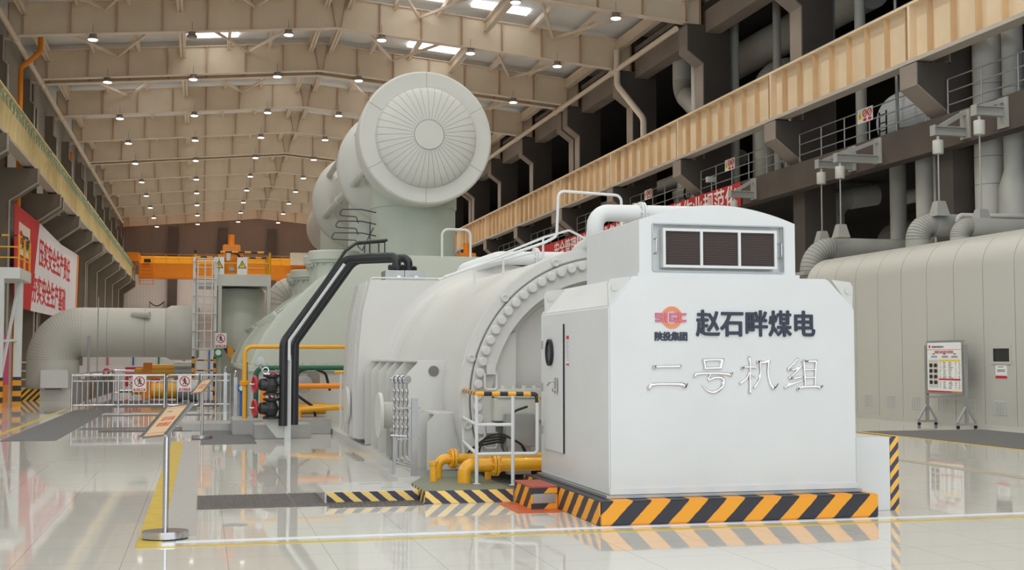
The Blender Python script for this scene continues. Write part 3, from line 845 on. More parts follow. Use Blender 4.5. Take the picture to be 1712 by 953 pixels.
for a in (190, 164, 137, 112, 90, 68, 43):
    x = AX + 1.97 * math.cos(R(a)); z = ZC + 1.97 * math.sin(R(a))
    mb = MB(); mb.torus((x, 16.15, z), (0, 1, 0), .04, .016, 16, 6); mb.cyl((x, 16.15, z), (x, 16.2, z), .028, 12)
    mb.build('eye_hole', M['offwhite'], gen)
# ledge and block on the end shield, lifting shackles
MB().prism([(3.78, .25), (3.78, 1.72), (3.92, 1.92), (4.1, 2.0), (4.1, .25)], 'y', 16.32, 16.6).build('shield_rib', M['ivory'], gen)
bb = MB(); bb.box(3.72, 5.2, 15.95, 16.42, .82, 1.12); bb.box(3.75, 5.2, 15.92, 16.42, 1.12, 1.24); bb.box(3.9, 5.2, 16.0, 16.42, .2, .82)
bb.build('bearing_block', M['offwhite'], gen, bevel=.012)
for k in range(7):
    MB().cyl((3.85 + k * .14, 16.0, 1.24), (3.85 + k * .14, 16.0, 1.285), .03, 10).build('block_bolt', M['offwhite'], gen)
for z in (1.45, .68):
    mb = MB(); mb.tube(fillet([(3.62, 16.08, z), (3.62, 16.08, z - .22), (3.78, 16.08, z - .22), (3.78, 16.08, z)], .04, 4), .018, 8)
    mb.box(3.64, 3.76, 16.06, 16.17, z - .02, z + .12)
    mb.build('shackle', M['ivory'], gen)
# support fins along the left foot
YF = [17.0, 18.7, 19.65, 20.5, 21.4, 22.15]
finprof = [(2.82, .12), (2.82, 1.42), (2.99, 1.6), (3.45, 1.6), (3.45, .12)]
for i, y in enumerate([17.55, 18.75, 19.6, 20.45, 21.35, 22.2, 23.1, 24.0]):
    MB().prism(finprof, 'y', y - .015, y + .015).build('support_fin', M['ivory'], gen)
MB().box(2.97, 3.5, 17.55, 24.0, 1.585, 1.61).build('fin_shelf', M['ivory'], gen)
MB().cyl((3.2, 17.52, 1.46), (3.2, 17.54, 1.46), .075, 18).build('lifting_hole', M['seam'], gen)
MB().prism([(2.78, .15), (2.78, .75), (2.92, .9), (3.5, .9), (3.5, .15)], 'y', 17.0, 17.03).build('foot_plate', M['ivory'], gen)
MB().prism([(2.95, .15), (2.95, .78), (3.07, .9), (3.6, .9), (3.6, .15)], 'y', 16.62, 16.65).build('foot_plate', M['ivory'], gen)
MB().box(3.05, 3.5, 16.65, 17.9, .88, .91).build('foot_shelf', M['ivory'], gen)
for k in range(5):
    MB().cyl((3.42, 16.55, .25 + k * .14), (3.42, 16.64, .25 + k * .14), .035, 10).build('foot_bolt', M['ivory'], gen)
# round inspection nozzles
for y in (19.0, 23.4):
    mb = MB(); mb.lathe([(.2, 0), (.2, .32), (.34, .32), (.34, .37), (0, .37)], (2.98, y, .78), (-1, 0, 0), 32)
    n_ = mb.build('nozzle', M['ivory'], gen)
    MB().box(2.86, 3.0, y - .16, y + .42, .45, 1.1).build('nozzle_plate', M['ivory'], n_)
    MB().box(2.84, 2.92, y + .1, y + .36, .12, .5).build('nozzle_leg', M['galv'], n_)
# end casing of the generator (taller, flat topped)
cs = [(2.72, .2), (2.70, 1.2), (2.74, 1.9), (2.80, 2.5), (2.93, 3.05), (7.77, 3.05), (7.9, 2.5), (7.96, 1.9), (8.0, 1.2), (7.98, .2)]
MB().prism(cs, 'y', 22.4, 24.7).build('end_casing', M['ivory'], gen, angle=25)
rbm = MB()
for y in (22.75, 23.2, 23.65):
    rbm.ringprism([(2.68, .2), (2.66, 1.2), (2.70, 1.9), (2.76, 2.5), (2.89, 3.05)], [(2.78, .2), (2.76, 1.2), (2.80, 1.9), (2.86, 2.5), (2.99, 3.05)], 'y', y, y + .1, closed=False)
rbm.build('casing_rib', M['ivory'], gen, angle=20)
hr = MB()
hr.tube(fillet([(2.93, 22.46, 3.0), (2.96, 22.46, 3.09), (5.2, 22.46, 3.09), (5.6, 20.6, 3.15)], .1, 4), .018, 8)
for x in (4.2, 5.0): hr.cyl((x, 22.46, 3.05), (x, 22.46, 3.09), .03, 6)
tag(hr.build('cable_conduit', M['offwhite']), 'thin white conduit lying along the flat casing top', 'conduit')

# ------------------------------------------------------------------ turbine hoods, crossover pipe
def hood(y0, y1, label):
    t = thing('turbine_hood', label, 'turbine casing', (AX, (y0 + y1) / 2, 1.4))
    left = [(1.18, 1.42), (1.2, 1.55), (1.29, 1.78), (1.47, 2.18), (1.81, 2.65), (2.16, 2.98), (2.66, 3.44), (3.2, 3.78), (3.7, 3.96), (4.22, 4.05)]
    pr = left + [(2 * AX - x, z) for x, z in reversed(left)]
    MB().prism(pr, 'y', y0, y1).build('shell', M['sage'], t, bevel=.05)
    # raised end rims
    out = [(AX + (x - AX) * 1.02, 1.42 + (z - 1.42) * 1.02) for x, z in pr]
    for y in (y0 + .02, y1 - .3):
        MB().ringprism(out, [(AX + (x - AX) * .97, 1.42 + (z - 1.42) * .97) for x, z in pr], 'y', y + .35, y + .6, closed=False).build('rim', M['sage'], t)
    MB().box(1.05, 9.65, y0 - .12, y1 + .12, 1.34, 1.46).build('joint_flange', M['sage'], t)
    for i in range(16):
        x = 1.15 + i * .27
        MB().cyl((x, y0 - .06, 1.46), (x, y0 - .06, 1.53), .045, 8).build('flange_bolt', M['sage'], t)
    MB().box(1.3, 9.4, y0 - .02, y1 + .02, .0, 1.36).build('exhaust_wall', M['ivory'], t)
    bl = MB()
    for k in range(14):
        yy = y0 + .8 + k * (y1 - y0 - 1.6) / 13
        bl.cyl((1.75, yy, 2.6), (1.62, yy, 2.72), .05, 8)
    bl.build('shell_bolt', M['sage'], t)
    tb = MB(); tb.tube(fillet([(1.9, y0 + .6, 2.82), (1.82, y0 + 1.0, 2.76), (1.82, y1 - .5, 2.76)], .2), .02, 6)
    tb.build('sensing_line', M['sage'], t)
    return t
hood(29.3, 40.3, 'near sage white turbine hood behind the generator')
hood(42.0, 50.0, 'far sage white turbine hood beyond the near one')
# relief valve chimneys on the hoods
p0 = None
for i, (y, w) in enumerate(((36.2, 'nearest'), (38.0, 'second'), (43.6, 'third'), (45.8, 'farthest'))):
    lab = '%s flanged relief valve chimney on the turbine hood shoulder' % w
    if p0 is None:
        p0 = thing('relief_valve', lab, 'relief valve', (3.68, y, 3.6))
        MB().lathe([(.56, 0), (.56, .66)], (3.68, y, 3.74), n=32).build('chimney', M['sage'], p0)
        MB().lathe([(.62, 0), (.66, .02), (.66, .07), (.74, .10), (.75, .32), (.72, .36), (0, .37)], (3.68, y, 4.35), n=36).build('lid', M['sage'], p0)
        for k in range(14):
            a = 2 * math.pi * k / 14
            MB().cyl((3.68 + .62 * math.cos(a), y + .62 * math.sin(a), 4.28), (3.68 + .62 * math.cos(a), y + .62 * math.sin(a), 4.35), .03, 6).build('lid_bolt', M['sage'], p0)
        t = p0
    else:
        t = copy_tree(p0); t.location.y = y
        t.location.z -= .05 * (i > 1)
    tag(t, lab, 'relief valve', 'relief valve chimneys')
xo = thing('crossover_pipe', 'enormous pale crossover pipe with round end cap above the turbine', 'pipe', (AX, 38, 4.0))
PZC = 7.12
MB().lathe([(1.10, 0), (1.10, 1.45), (1.13, 1.46), (1.13, 2.6)], (AX, 32.35, 4.06), n=56).build('riser', M['sagedark'], xo)
cap = MB().lathe([(1.67, .55), (1.68, .1), (1.66, .03), (1.62, 0), (1.27, 0)], (AX, 30.45, PZC), (0, 1, 0), 72)
cap.build('end_ring', M['insul'], xo)
dm = MB()
dome = [(1.27, 0)] + [(1.27 * math.cos(R(a)), -.42 * math.sin(R(a))) for a in range(10, 74, 8)] + [(.37, -.405), (.36, -.42), (0, -.43)]
dm.lathe(dome, (AX, 30.45, PZC), (0, 1, 0), 72)
dm.build('domed_cap', M['insul'], xo)
gl = MB()
for k in range(40):
    a = 2 * math.pi * k / 40
    pts = []
    for b in range(8, 76, 8):
        r = 1.272 * math.cos(R(b)); d = -.422 * math.sin(R(b))
        pts.append((AX + r * math.cos(a), 30.45 + d - .002, PZC + r * math.sin(a)))
    gl.tube(pts, .0025, 4)
gl.torus((AX, 30.02, PZC), (0, 1, 0), .372, .0045, 40, 4)
for k in range(6):
    a = 2 * math.pi * (k + .5) / 6
    gl.tube([(AX + 1.28 * math.cos(a), 30.447, PZC + 1.28 * math.sin(a)), (AX + 1.66 * math.cos(a), 30.447, PZC + 1.66 * math.sin(a))], .0035, 4)
gl.build('jacket_seams', M['seam'], xo)
MB().lathe([(1.67, 0), (1.66, .5), (1.5, .62), (1.15, .9), (1.15, 22), (0, 22)], (AX, 30.9, PZC), (0, 1, 0), 56).build('main_run', M['insul'], xo)
for y in (35.4, 43.6):
    MB().lathe([(1.15, -.75), (1.45, -.45), (1.64, -.1), (1.68, 0), (1.68, .3), (1.6, .5), (1.15, 1.3)], (AX, y, PZC), (0, 1, 0), 56).build('expansion_disc', M['insul'], xo)
for ya, yb in ((31.5, 35.4), (35.9, 43.6)):
    for a in (35, 145, 205, 335):
        x = AX + 1.42 * math.cos(R(a)); z = PZC + 1.42 * math.sin(R(a))
        rod = MB(); rod.cyl((x, ya, z), (x, yb, z), .1, 12); rod.cyl((x, ya + .35 * (yb - ya), z), (x, ya + .4 * (yb - ya), z), .13, 12)
        rod.build('tie_rod', M['insul'], xo)
for y, r in ((39.0, .95), (47.5, 1.05)):
    MB().cyl((AX, y, 4.04), (AX, y, 6.9), r, 40).build('riser', M['sage'], xo)
hw = MB()
for k, (z, s) in enumerate(((5.35, 1), (5.05, .8), (4.75, .9))):
    hw.tube(fillet([(4.28, 31.7, z), (3.9, 31.6, z + .06), (3.4 - .1 * k, 31.5, z + .04), (3.3 - .1 * k, 31.5, z - .12), (3.75, 31.5, z - .14), (3.8, 31.5, z - .3)], .05, 4), .014, 6)
hw.tube([(3.8, 31.5, 4.45), (3.9, 31.5, 4.35), (4.2, 31.6, 4.95)], .014, 6)
hw.tube([(4.1, 31.5, 5.1), (4.1, 31.5, 4.1)], .014, 6)
tag(hw.build('instrument_tubing', M['pipeblack']), 'thin looping dark instrument tubing beside the crossover riser', 'tubing')
#__NEXT__
# ------------------------------------------------------------------ pipes and fittings round the generator
def flange_pair(mb, c, axis, r, t=.035):
    ax = Vector(axis).normalized(); c = Vector(c)
    for s in (-1, 1):
        mb.cyl(c + ax * (s * .004), c + ax * (s * t), r, 24)
    u = ax.orthogonal().normalized(); w = ax.cross(u)
    for k in range(8):
        q = c + (u * math.cos(k * math.pi / 4) + w * math.sin(k * math.pi / 4)) * (r * .8)
        mb.cyl(q - ax * (t + .02), q + ax * (t + .02), r * .1, 6)
    return mb
def amber_pipe(pts, r, fl, flr, label, material='amber', rad=.16):
    t = thing('orange_pipe', label, 'pipe', (pts[0][0], pts[0][1], pts[0][2]))
    MB().tube(fillet(pts, rad, 8), r, 16).build('pipe', M[material], t)
    for c, ax in fl:
        flange_pair(MB(), c, ax, flr).build('flange', M[material], t)
    return t
amber_pipe([(2.88, 15.5, .15), (2.88, 15.5, .385), (4.4, 15.5, .385)], .062, [((3.08, 15.5, .385), (1, 0, 0))], .125, 'rear orange pipe bending up from the green platform, flange at its bend', rad=.14)
amber_pipe([(3.09, 14.85, .15), (3.09, 14.85, .355), (4.1, 14.85, .355)], .082, [((3.47, 14.85, .355), (1, 0, 0))], .135, 'front orange pipe bending up from the green platform, flange mid run', rad=.16)
mb = MB(); mb.lathe([(.045, 0), (.045, .2), (.06, .2), (.06, .24), (0, .24)], (2.76, 15.1, .15), n=14)
tag(mb.build('orange_stub', M['amber']), 'short capped orange stub standing on the green platform', 'pipe stub')
tag(MB().lathe([(.04, 0), (.04, .18), (.055, .18), (.055, .21), (0, .21)], (3.46, 15.2, .15), n=14).build('orange_stub', M['amber']), 'orange stub behind the flanged pipe near the handrail post', 'pipe stub')
# black hoses coiled behind the handrail
mb = MB()
for k in range(4):
    mb.tube(fillet([(3.25 + k * .05, 15.9 - k * .05, .2), (3.4 + k * .04, 15.9 - k * .05, .50 + k * .045), (3.75, 15.85 - k * .05, .56 + k * .04), (4.05, 15.8 - k * .04, .52), (4.1, 15.8 - k * .04, .25)], .18, 6), .014, 8)
mb.tube(fillet([(3.85, 15.8, .6), (3.9, 15.75, .95), (4.1, 15.7, 1.02)], .15, 6), .016, 8)
tag(mb.build('cable_bundle', M['rubber']), 'bundle of black hoses curving behind the white handrail', 'hoses')
jb = MB().box(3.82, 4.2, 15.7, 15.9, .5, .92).build('junction_box', M['galv'], bevel=.01)
tag(jb, 'grey junction box half hidden behind the white housing', 'junction box')
MB().box(3.84, 4.18, 15.69, 15.7, .52, .70).build('box_lid', M['galv'], jb)
for z in (.16,):
    MB().box(3.85, 4.15, 15.72, 15.88, .15, .5).build('pedestal', M['galv'], jb)
# handrail
hrl = thing('handrail', 'white tubular handrail with yellow and black striped top rail', 'handrail', (3.45, 14.5, .15))
PA, PB, PC_, PD = (3.36, 16.2), (3.2, 14.66), (3.58, 14.4), (3.86, 14.33)
zt = 1.22
top1 = MB().tube([(PA[0], PA[1], zt), (PB[0], PB[1], zt)], .027, 12); top1.build('top_rail', M['haz_raily'], hrl)
top2 = MB().tube(fillet([(PB[0], PB[1], zt), (PC_[0], PC_[1], zt + .003), (PD[0], PD[1], zt), (PD[0], PD[1], zt - .1)], .05, 5), .027, 12); top2.build('top_rail', M['haz_rail'], hrl)
for p in (PA, PB, PC_):
    m_ = MB(); m_.tube([(p[0], p[1], .15), (p[0], p[1], zt - .02)], .022, 12); m_.box(p[0] - .04, p[0] + .04, p[1] - .04, p[1] + .04, .15, .156)
    m_.build('post', M['white'], hrl)
m_ = MB(); m_.tube(fillet([(PD[0], PD[1], zt - .1), (PD[0], PD[1], .52), (PC_[0], PC_[1], .52), (PB[0], PB[1], .50), (PA[0], PA[1], .55)], .05, 5), .021, 12); m_.build('lower_rail', M['white'], hrl)
m_ = MB(); m_.tube([(PC_[0], PC_[1], .86), (PB[0], PB[1], .85), (PA[0], PA[1], .86)], .02, 12); m_.build('middle_rail', M['white'], hrl)
# gauge rack
gr = thing('gauge_rack', 'stainless gauge rack with four round gauges on a white post', 'gauge rack', (2.66, 16.3, .1))
MB().box(2.68, 2.76, 16.25, 16.31, .1, 1.12).build('channel_post', M['galv'], gr)
for k in range(4):
    x = 2.50 + k * .045; y = 16.6 - k * .07
    g_ = MB(); g_.lathe([(.055, -.02), (.055, .02), (.05, .028), (0, .028)], (x, y, 1.36), (.15, -1, 0), 20)
    g_.build('gauge', M['steel'], gr)
    p_ = MB(); p_.tube(fillet([(x, y, 1.31), (x, y, .25 + .03 * k), (2.72, 16.3, .2 + .03 * k)], .06, 4), .012, 8)
    for q in range(6): p_.lathe([(.012, 0), (.022, .02), (.022, .07), (.012, .09)], (x, y, .55 + q * .12), n=8)
    p_.cyl((x - .05, y, .62), (x + .03, y, .62), .01, 6)
    p_.build('valve_line', M['steel'], gr)
mb = MB(); mb.box(2.50, 2.8, 16.3, 16.32, .98, 1.0); mb.box(2.5, 2.8, 16.3, 16.32, .58, .60); mb.box(2.48, 2.52, 16.56, 16.6, .1, .6)
mb.build('cross_bar', M['galv'], gr)

# ------------------------------------------------------------------ black cooling pipes on the left
def black_riser(dx, dy, label):
    t = thing('black_cooling_pipe', label, 'pipe', (1.56 + dx, 24.9 + dy, .3))
    pts = [(1.56 + dx, 24.9 + dy, .32), (1.56 + dx, 24.9 + dy, 1.95), (2.75 + dx * .9, 24.9 + dy, 3.62), (3.66 + dx * 1.2, 24.1 + dy, 3.62), (3.66 + dx * 1.2, 24.1 + dy, 3.35)]
    MB().tube(fillet(pts, .28, 8), .085, 16).build('pipe', M['pipeblack'], t)
    e = pts[-1]
    flange_pair(MB(), (e[0], e[1], 3.40), (0, 0, 1), .17).build('flange', M['black'], t)
    return t
black_riser(0, 0, 'front black cooling pipe slanting up to the casing top')
black_riser(.24, .35, 'rear black cooling pipe slanting up behind the front one')
for i, x in enumerate((3.66, 4.0)):
    b_ = MB().box(x - .24 + .02 * i, x + .15 + .05 * i, 23.95, 24.55, 3.05, 3.34).build('pipe_block', M['galv'], bevel=.01)
    tag(b_, '%s grey block under the black pipe ends on the casing top' % ('left' if i == 0 else 'right'), 'block')
    MB().cyl((x + .02, 23.93, 3.2), (x + .02, 23.96, 3.2), .04, 10).build('block_plug', M['steel'], b_)
tr = thing('cable_tray', 'small black cable tray bridging above the black pipes', 'cable tray', (3.1, 24.6, 3.9))
mb = MB(); mb.tube(fillet([(1.62, 24.6, 2.05), (2.72, 24.6, 3.75), (2.95, 24.6, 3.92), (3.55, 24.6, 3.98)], .1, 4), .03, 8)
mb.tube([(2.95, 24.9, 3.92), (3.55, 24.9, 3.98)], .025, 8); mb.build('tray_rail', M['pipeblack'], tr)
mb = MB()
for k in range(6): mb.tube([(3.0 + k * .1, 24.6, 3.925 + k * .01), (3.0 + k * .1, 24.9, 3.925 + k * .01)], .012, 6)
for x in (3.1, 3.2, 3.38, 3.5): mb.tube([(x, 24.62, 3.94), (x, 24.62, 3.72)], .014, 6)
mb.build('tray_strut', M['pipeblack'], tr)
# white post and grey foot of the black pipes
wp = thing('pipe_support', 'tall white post with angled grey foot carrying the black pipes', 'support', (1.66, 25.1, 0))
MB().box(1.60, 1.72, 25.0, 25.06, 0, 1.62).build('post', M['white'], wp)
MB().box(1.66, 1.70, 24.78, 24.82, 1.62, 1.7).build('post_cap', M['white'], wp)
MB().tube([(1.66, 24.75, 1.6), (1.66, 24.75, 1.98), (2.72, 24.75, 3.5)], .03, 6).build('brace_bar', M['white'], wp)
MB().prism([(1.1, .52), (1.45, .08), (1.6, .08), (1.6, .52)], 'y', 25.02, 25.1).build('gusset', M['offwhite'], wp)
# stepped grey plinths there
tag(MB().box(1.06, 2.2, 25.95, 27.0, 0, .29).build('stone_plinth', M['greystone'], bevel=.01), 'front grey stone plinth below the black pipes', 'plinth')
tag(MB().box(.66, 2.75, 27.4, 29.2, 0, .32).build('stone_plinth', M['greystone'], bevel=.01), 'rear grey stone plinth carrying the valves and pipes', 'plinth')
tag(MB().box(-.4, .66, 29.2, 30.6, 0, .16).build('stone_plinth', M['greystone'], bevel=.01), 'low pale step left of the grey stone plinths', 'plinth')
# valves with red handwheels
def valve(x, y, z, body, label):
    t = thing('gate_valve', label, 'valve', (x, y, z))
    b_ = MB(); b_.lathe([(.10, -.2), (.16, -.2), (.16, -.16), (.1, -.14), (.15, 0), (.1, .14), (.16, .16), (.16, .2), (.1, .2)], (x, y, z), (0, 0, 1), 20)
    b_.lathe([(.12, .05), (.12, .2), (.09, .24), (.05, .24), (.04, .26)], (x, y, z), (-1, 0, .04), 16)
    b_.build('valve_body', body, t)
    MB().cyl((x - .25, y, z + .012), (x - .42, y, z + .016), .018, 8).build('stem', M['steel'], t)
    w_ = MB(); w_.torus((x - .32, y, z + .014), (1, .25, 0), .15, .024, 28, 8)
    for a in range(4): w_.cyl((x - .32, y, z + .014), (x - .32, y + .145 * math.cos(a * math.pi / 2), z + .014 + .145 * math.sin(a * math.pi / 2)), .014, 6)
    w_.build('handwheel', M['valvered'], t)
valve(1.33, 24.9, 1.12, M['pipeblack'], 'upper black gate valve with red handwheel on the black pipe')
valve(1.33, 24.9, .66, M['black'], 'lower black gate valve with red handwheel on the black pipe')
gg = thing('pressure_gauge', 'small steel pressure gauge with coiled siphon left of the black pipes', 'gauge', (1.2, 24.95, 1.3))
mb = MB(); mb.tube(fillet([(1.5, 24.95, 1.32), (1.18, 24.95, 1.32), (1.12, 24.95, 1.5)], .05, 4), .016, 8); mb.torus((1.22, 24.95, 1.40), (0, 1, 0), .06, .014, 20, 6); mb.build('siphon', M['steel'], gg)
mb = MB(); mb.lathe([(.075, -.03), (.075, .03), (0, .035)], (1.12, 24.92, 1.60), (0, -1, 0), 20); mb.cyl((1.12, 24.95, 1.46), (1.12, 24.95, 1.54), .02, 8); mb.build('dial', M['galv'], gg)
for i, (z, s) in enumerate(((1.28, 1), (.92, 1))):
    mb = MB()
    for q in range(3):
        mb.lathe([(.03, 0), (.055, .03), (.055, .07), (.03, .1)], (1.42 + q * .06, 25.0, z + .05 * (q % 2)), (0, -1, 0), 12)
        mb.cyl((1.42 + q * .06, 24.9, z - .12), (1.42 + q * .06, 24.9, z + .14), .022, 8)
    m_ = mb.build('small_valve', M['steel'])
    tag(m_, '%s cluster of small steel valves on the black pipe' % ('upper' if i == 0 else 'lower'), 'valve')
    MB().torus((1.36, 24.9, z), (0, 1, .3), .07, .02, 20, 6).build('red_wheel', M['valvered'], m_)
# yellow and green pipes before the turbine pedestal
amber_pipe([(.92, 28.0, .3), (.92, 28.0, 1.89), (3.1, 28.0, 1.89)], .045, [((.92, 28.0, 1.1), (0, 0, 1))], .11, 'tall yellow pipe framing the turbine hood, highest of the yellow pipes', 'railyellow', .16)
amber_pipe([(1.32, 28.1, .3), (1.32, 28.1, 1.02), (3.1, 28.1, 1.02)], .06, [], .1, 'middle orange pipe below the green pipe', 'orange', .2)
amber_pipe([(2.1, 28.2, .32), (2.1, 28.2, .5), (3.1, 28.2, .55)], .07, [], .1, 'low orange pipe beside the black pipes', 'amber', .16)
tag(MB().tube([(1.75, 28.7, .5), (2.75, 28.7, .5)], .13, 18).build('orange_pipe', M['amber']), 'thick lowest orange pipe lying behind the low plinth', 'pipe')
tag(MB().tube(fillet([(1.18, 28.4, .32), (1.18, 28.4, 1.42), (3.2, 28.4, 1.42)], .16), .055, 14).build('green_pipe', M['green']), 'dark green pipe in front of the turbine hood', 'pipe')
tag(MB().tube([(.96, 28.35, .32), (.96, 28.35, 1.55)], .035, 10).build('green_pipe', M['green']), 'short green upright pipe beside the tall yellow pipe', 'pipe')
mb = MB(); mb.cyl((2.55, 28.0, .6), (2.85, 28.0, .6), .001)
pm = thing('motor_unit', 'grey actuator box with hoses in front of the pale pedestal', 'actuator', (2.5, 28.5, .9))
MB().box(2.35, 2.62, 28.75, 28.95, .95, 1.28).build('actuator_box', M['lampmetal'], pm, bevel=.02)
MB().lathe([(.2, 0), (.2, .12), (0, .14)], (2.25, 28.75, 1.05), (0, -1, 0), 20).build('actuator_disc', M['galv'], pm)
MB().tube(fillet([(2.05, 28.75, .95), (2.15, 28.75, 1.35), (2.45, 28.75, 1.42), (2.75, 28.75, 1.3), (2.85, 28.75, .9)], .15), .03, 8).build('hose', M['rubber'], pm)
MB().tube(fillet([(2.05, 28.5, 1.0), (2.1, 28.5, .8), (2.45, 28.45, .55), (2.5, 28.45, .33)], .15), .03, 8).build('hose', M['rubber'], pm)
vp = MB(); vp.cyl((2.9, 26.9, .11), (2.9, 26.9, 1.33), .025, 10)
v_ = vp.build('stand_pipe', M['white'])
tag(v_, 'thin white stand pipe with a yellow cap beside the generator casing', 'pipe')
MB().tube([(2.76, 26.9, 1.34), (2.95, 26.9, 1.34)], .035, 10).build('yellow_cap', M['railyellow'], v_)

# ------------------------------------------------------------------ pipes over the generator top
wt = thing('white_pipe', 'thick white pipe sloping down behind the generator barrel', 'pipe', (5.2, 21.5, 3.1))
MB().tube(fillet([(4.66, 22.6, 3.06), (4.66, 22.6, 3.26), (5.25, 22.2, 3.47), (8.6, 22.2, 3.50), (8.6, 22.6, 3.06)], .18, 8), .125, 18).build('pipe', M['white'], wt)
flange_pair(MB(), (5.95, 22.2, 3.475), (1, 0, 0), .2).build('flange', M['white'], wt)
bp_ = thing('black_pipe', 'short black pipe bend beyond the generator barrel', 'pipe', (5.6, 23.2, 3.05))
MB().tube(fillet([(5.55, 23.2, 3.05), (5.55, 23.2, 3.42), (8.4, 23.2, 3.42), (8.4, 23.2, 3.05)], .25, 8), .12, 16).build('pipe', M['pipeblack'], bp_)
flange_pair(MB(), (5.55, 23.2, 3.12), (0, 0, 1), .19).build('flange', M['black'], bp_)
ap = thing('arched_pipe', 'white flanged pipe arching beside the ventilation hood', 'pipe', (5.0, 15.6, 2.9))
MB().tube(fillet([(5.12, 16.7, 3.13), (5.12, 16.0, 3.22), (5.12, 16.0, 3.60), (7.25, 16.0, 3.62), (7.25, 16.0, 2.3), (7.25, 16.5, 1.85)], .28, 10), .115, 20).build('pipe', M['white'], ap)
flange_pair(MB(), (5.78, 16.0, 3.605), (1, 0, 0), .16, .03).build('flange', M['white'], ap)
MB().cyl((5.7, 16.0, 3.66), (5.7, 16.0, 3.74), .03, 10).build('flange_lug', M['white'], ap)
lr = thing('ladder_rail', 'thin white hoop and handrail over the top of the generator', 'handrail', (5.2, 18, 3.1))
mb = MB()
mb.tube(fillet([(3.5, 18.3, 2.85), (5.05, 18.3, 3.4), (5.24, 18.3, 3.5), (5.27, 18.3, 4.2), (6.28, 18.3, 4.16), (6.30, 18.3, 2.9)], .1, 5), .022, 10)
mb.build('hoop', M['white'], lr)
mb = MB(); mb.tube(fillet([(3.45, 18.5, 2.82), (5.1, 18.5, 3.5), (5.5, 18.5, 3.62), (5.75, 18.5, 3.5)], .08, 4), .018, 8)
mb.tube([(3.9, 18.5, 3.0), (5.0, 18.5, 3.28)], .016, 8)
mb.build('handrail_bar', M['white'], lr)
for x, z in ((4.45, 3.23), (5.08, 3.49), (4.0, 3.04)): MB().tube([(x, 18.5, 1.1 + math.sqrt(2.03 ** 2 - (x - 5.35) ** 2)), (x, 18.5, z)], .018, 8).build('rail_post', M['white'], lr)
hp_ = MB().tube(fillet([(5.6, 29.6, 4.05), (5.6, 29.6, 4.75), (6.3, 29.6, 4.75), (6.3, 29.6, 4.05)], .15), .03, 8)
tag(hp_.build('hoop_handle', M['white']), 'small white hoop handle on the turbine hood top', 'handle')

# ------------------------------------------------------------------ floor markings, drains, mats
def strip(name, x0, x1, y0, y1, m, label, cat, t=.004, kind=None):
    return tag(MB().box(x0, x1, y0, y1, 0, t).build(name, M[m]), label, cat, kind=kind)
strip('yellow_floor_line', -.54, -.32, 11.38, 25.6, 'yellowline', 'wide yellow floor tape beside the grey band under the sign stand', 'floor tape')
strip('grey_floor_band', -.32, -.03, 12.1, 25.6, 'greystone', 'grey stone band in the floor beside the yellow tape', 'floor band')
strip('white_floor_strip', -.2, 22, 11.66, 11.76, 'whiteline', 'white floor strip running across in front of the housing', 'floor strip')
strip('yellow_floor_strip', -.32, 22, 11.38, 11.46, 'yellowline', 'thin yellow line beside the white floor strip', 'floor tape')
strip('walkway_mat', -3.85, -2.8, 26.5, 41.6, 'greymat', 'long dark grey mat leading to the steel barrier', 'mat', .008)
strip('walkway_mat', -3.4, .6, 43.5, 50, 'greymat', 'grey mat on the floor behind the steel barrier', 'mat', .008)
strip('yellow_floor_strip', -4.25, -4.12, 26.0, 48, 'yellowline', 'yellow floor line left of the long grey mat', 'floor tape')
strip('corner_mat', .0, 1.05, 24.6, 29.0, 'greymat', 'dark grey mat under the second sign stand', 'mat', .007)
strip('entry_mat', 14.35, 17.4, 14, 25.4, 'greymat', 'broad dark grey mat in front of the panelled enclosure', 'mat', .008)
strip('yellow_floor_strip', 14.2, 14.34, 14, 25.5, 'yellowline', 'yellow floor line along the mat by the enclosure', 'floor tape')
strip('grey_floor_band', 10.85, 11.05, 13, 30, 'greystone', 'thin grey stone band in the floor right of the housing', 'floor band')
strip('yellow_floor_strip', 11.05, 11.12, 13, 30, 'yellowline', 'thin yellow line beside the right grey stone band', 'floor tape')
for k, (y0, y1, w) in enumerate(((30.2, 31.0, 'near'), (37.0, 37.8, 'far'))):
    strip('grey_floor_band', -2.7, .3, y0, y1, 'greymat', '%s dark grey cross band in the floor before the barrier' % w, 'floor band')
def drain(x0, x1, y0, y1, label):
    t = thing('drain_grating', label, 'drain', ((x0 + x1) / 2, (y0 + y1) / 2, 0))
    MB().box(x0, x1, y0, y1, 0, .003).build('pit', M['pit'], t)
    mb = MB()
    nx = int((x1 - x0) / .055)
    for k in range(nx + 1):
        x = x0 + (x1 - x0) * k / nx; mb.box(x - .007, x + .007, y0, y1, .003, .010)
    ny = int((y1 - y0) / .09)
    for k in range(ny + 1):
        y = y0 + (y1 - y0) * k / ny; mb.box(x0, x1, y - .016, y + .016, .003, .010)
    mb.build('grating_bars', M['gratemetal'], t)
drain(-.02, 1.02, 14.15, 15.45, 'left panel of the steel drain grating in the floor')
drain(1.04, 1.37, 14.15, 15.45, 'narrow middle panel of the steel drain grating')
drain(1.39, 2.44, 13.95, 14.38, 'right panel of the steel drain grating before the tiled plinth')
drain(-2.2, -.2, 29.2, 29.8, 'distant drain grating behind the near sign stand')
hz = MB().beam((-.45, 32.2, .04), (.5, 32.2, .04), .07, .07).build('floor_bar', M['haz_deck'])
tag(hz, 'yellow and black striped bar lying on the floor behind the near sign', 'bar')
for i, (x, y) in enumerate(((.34, 12.75), (.37, 16.75))):
    tag(MB().lathe([(.12, 0), (.12, .004), (0, .005)], (x, y, 0), n=24).build('floor_cover', M['galv']), '%s small round steel cover in the floor' % ('near' if i == 0 else 'far'), 'floor cover')

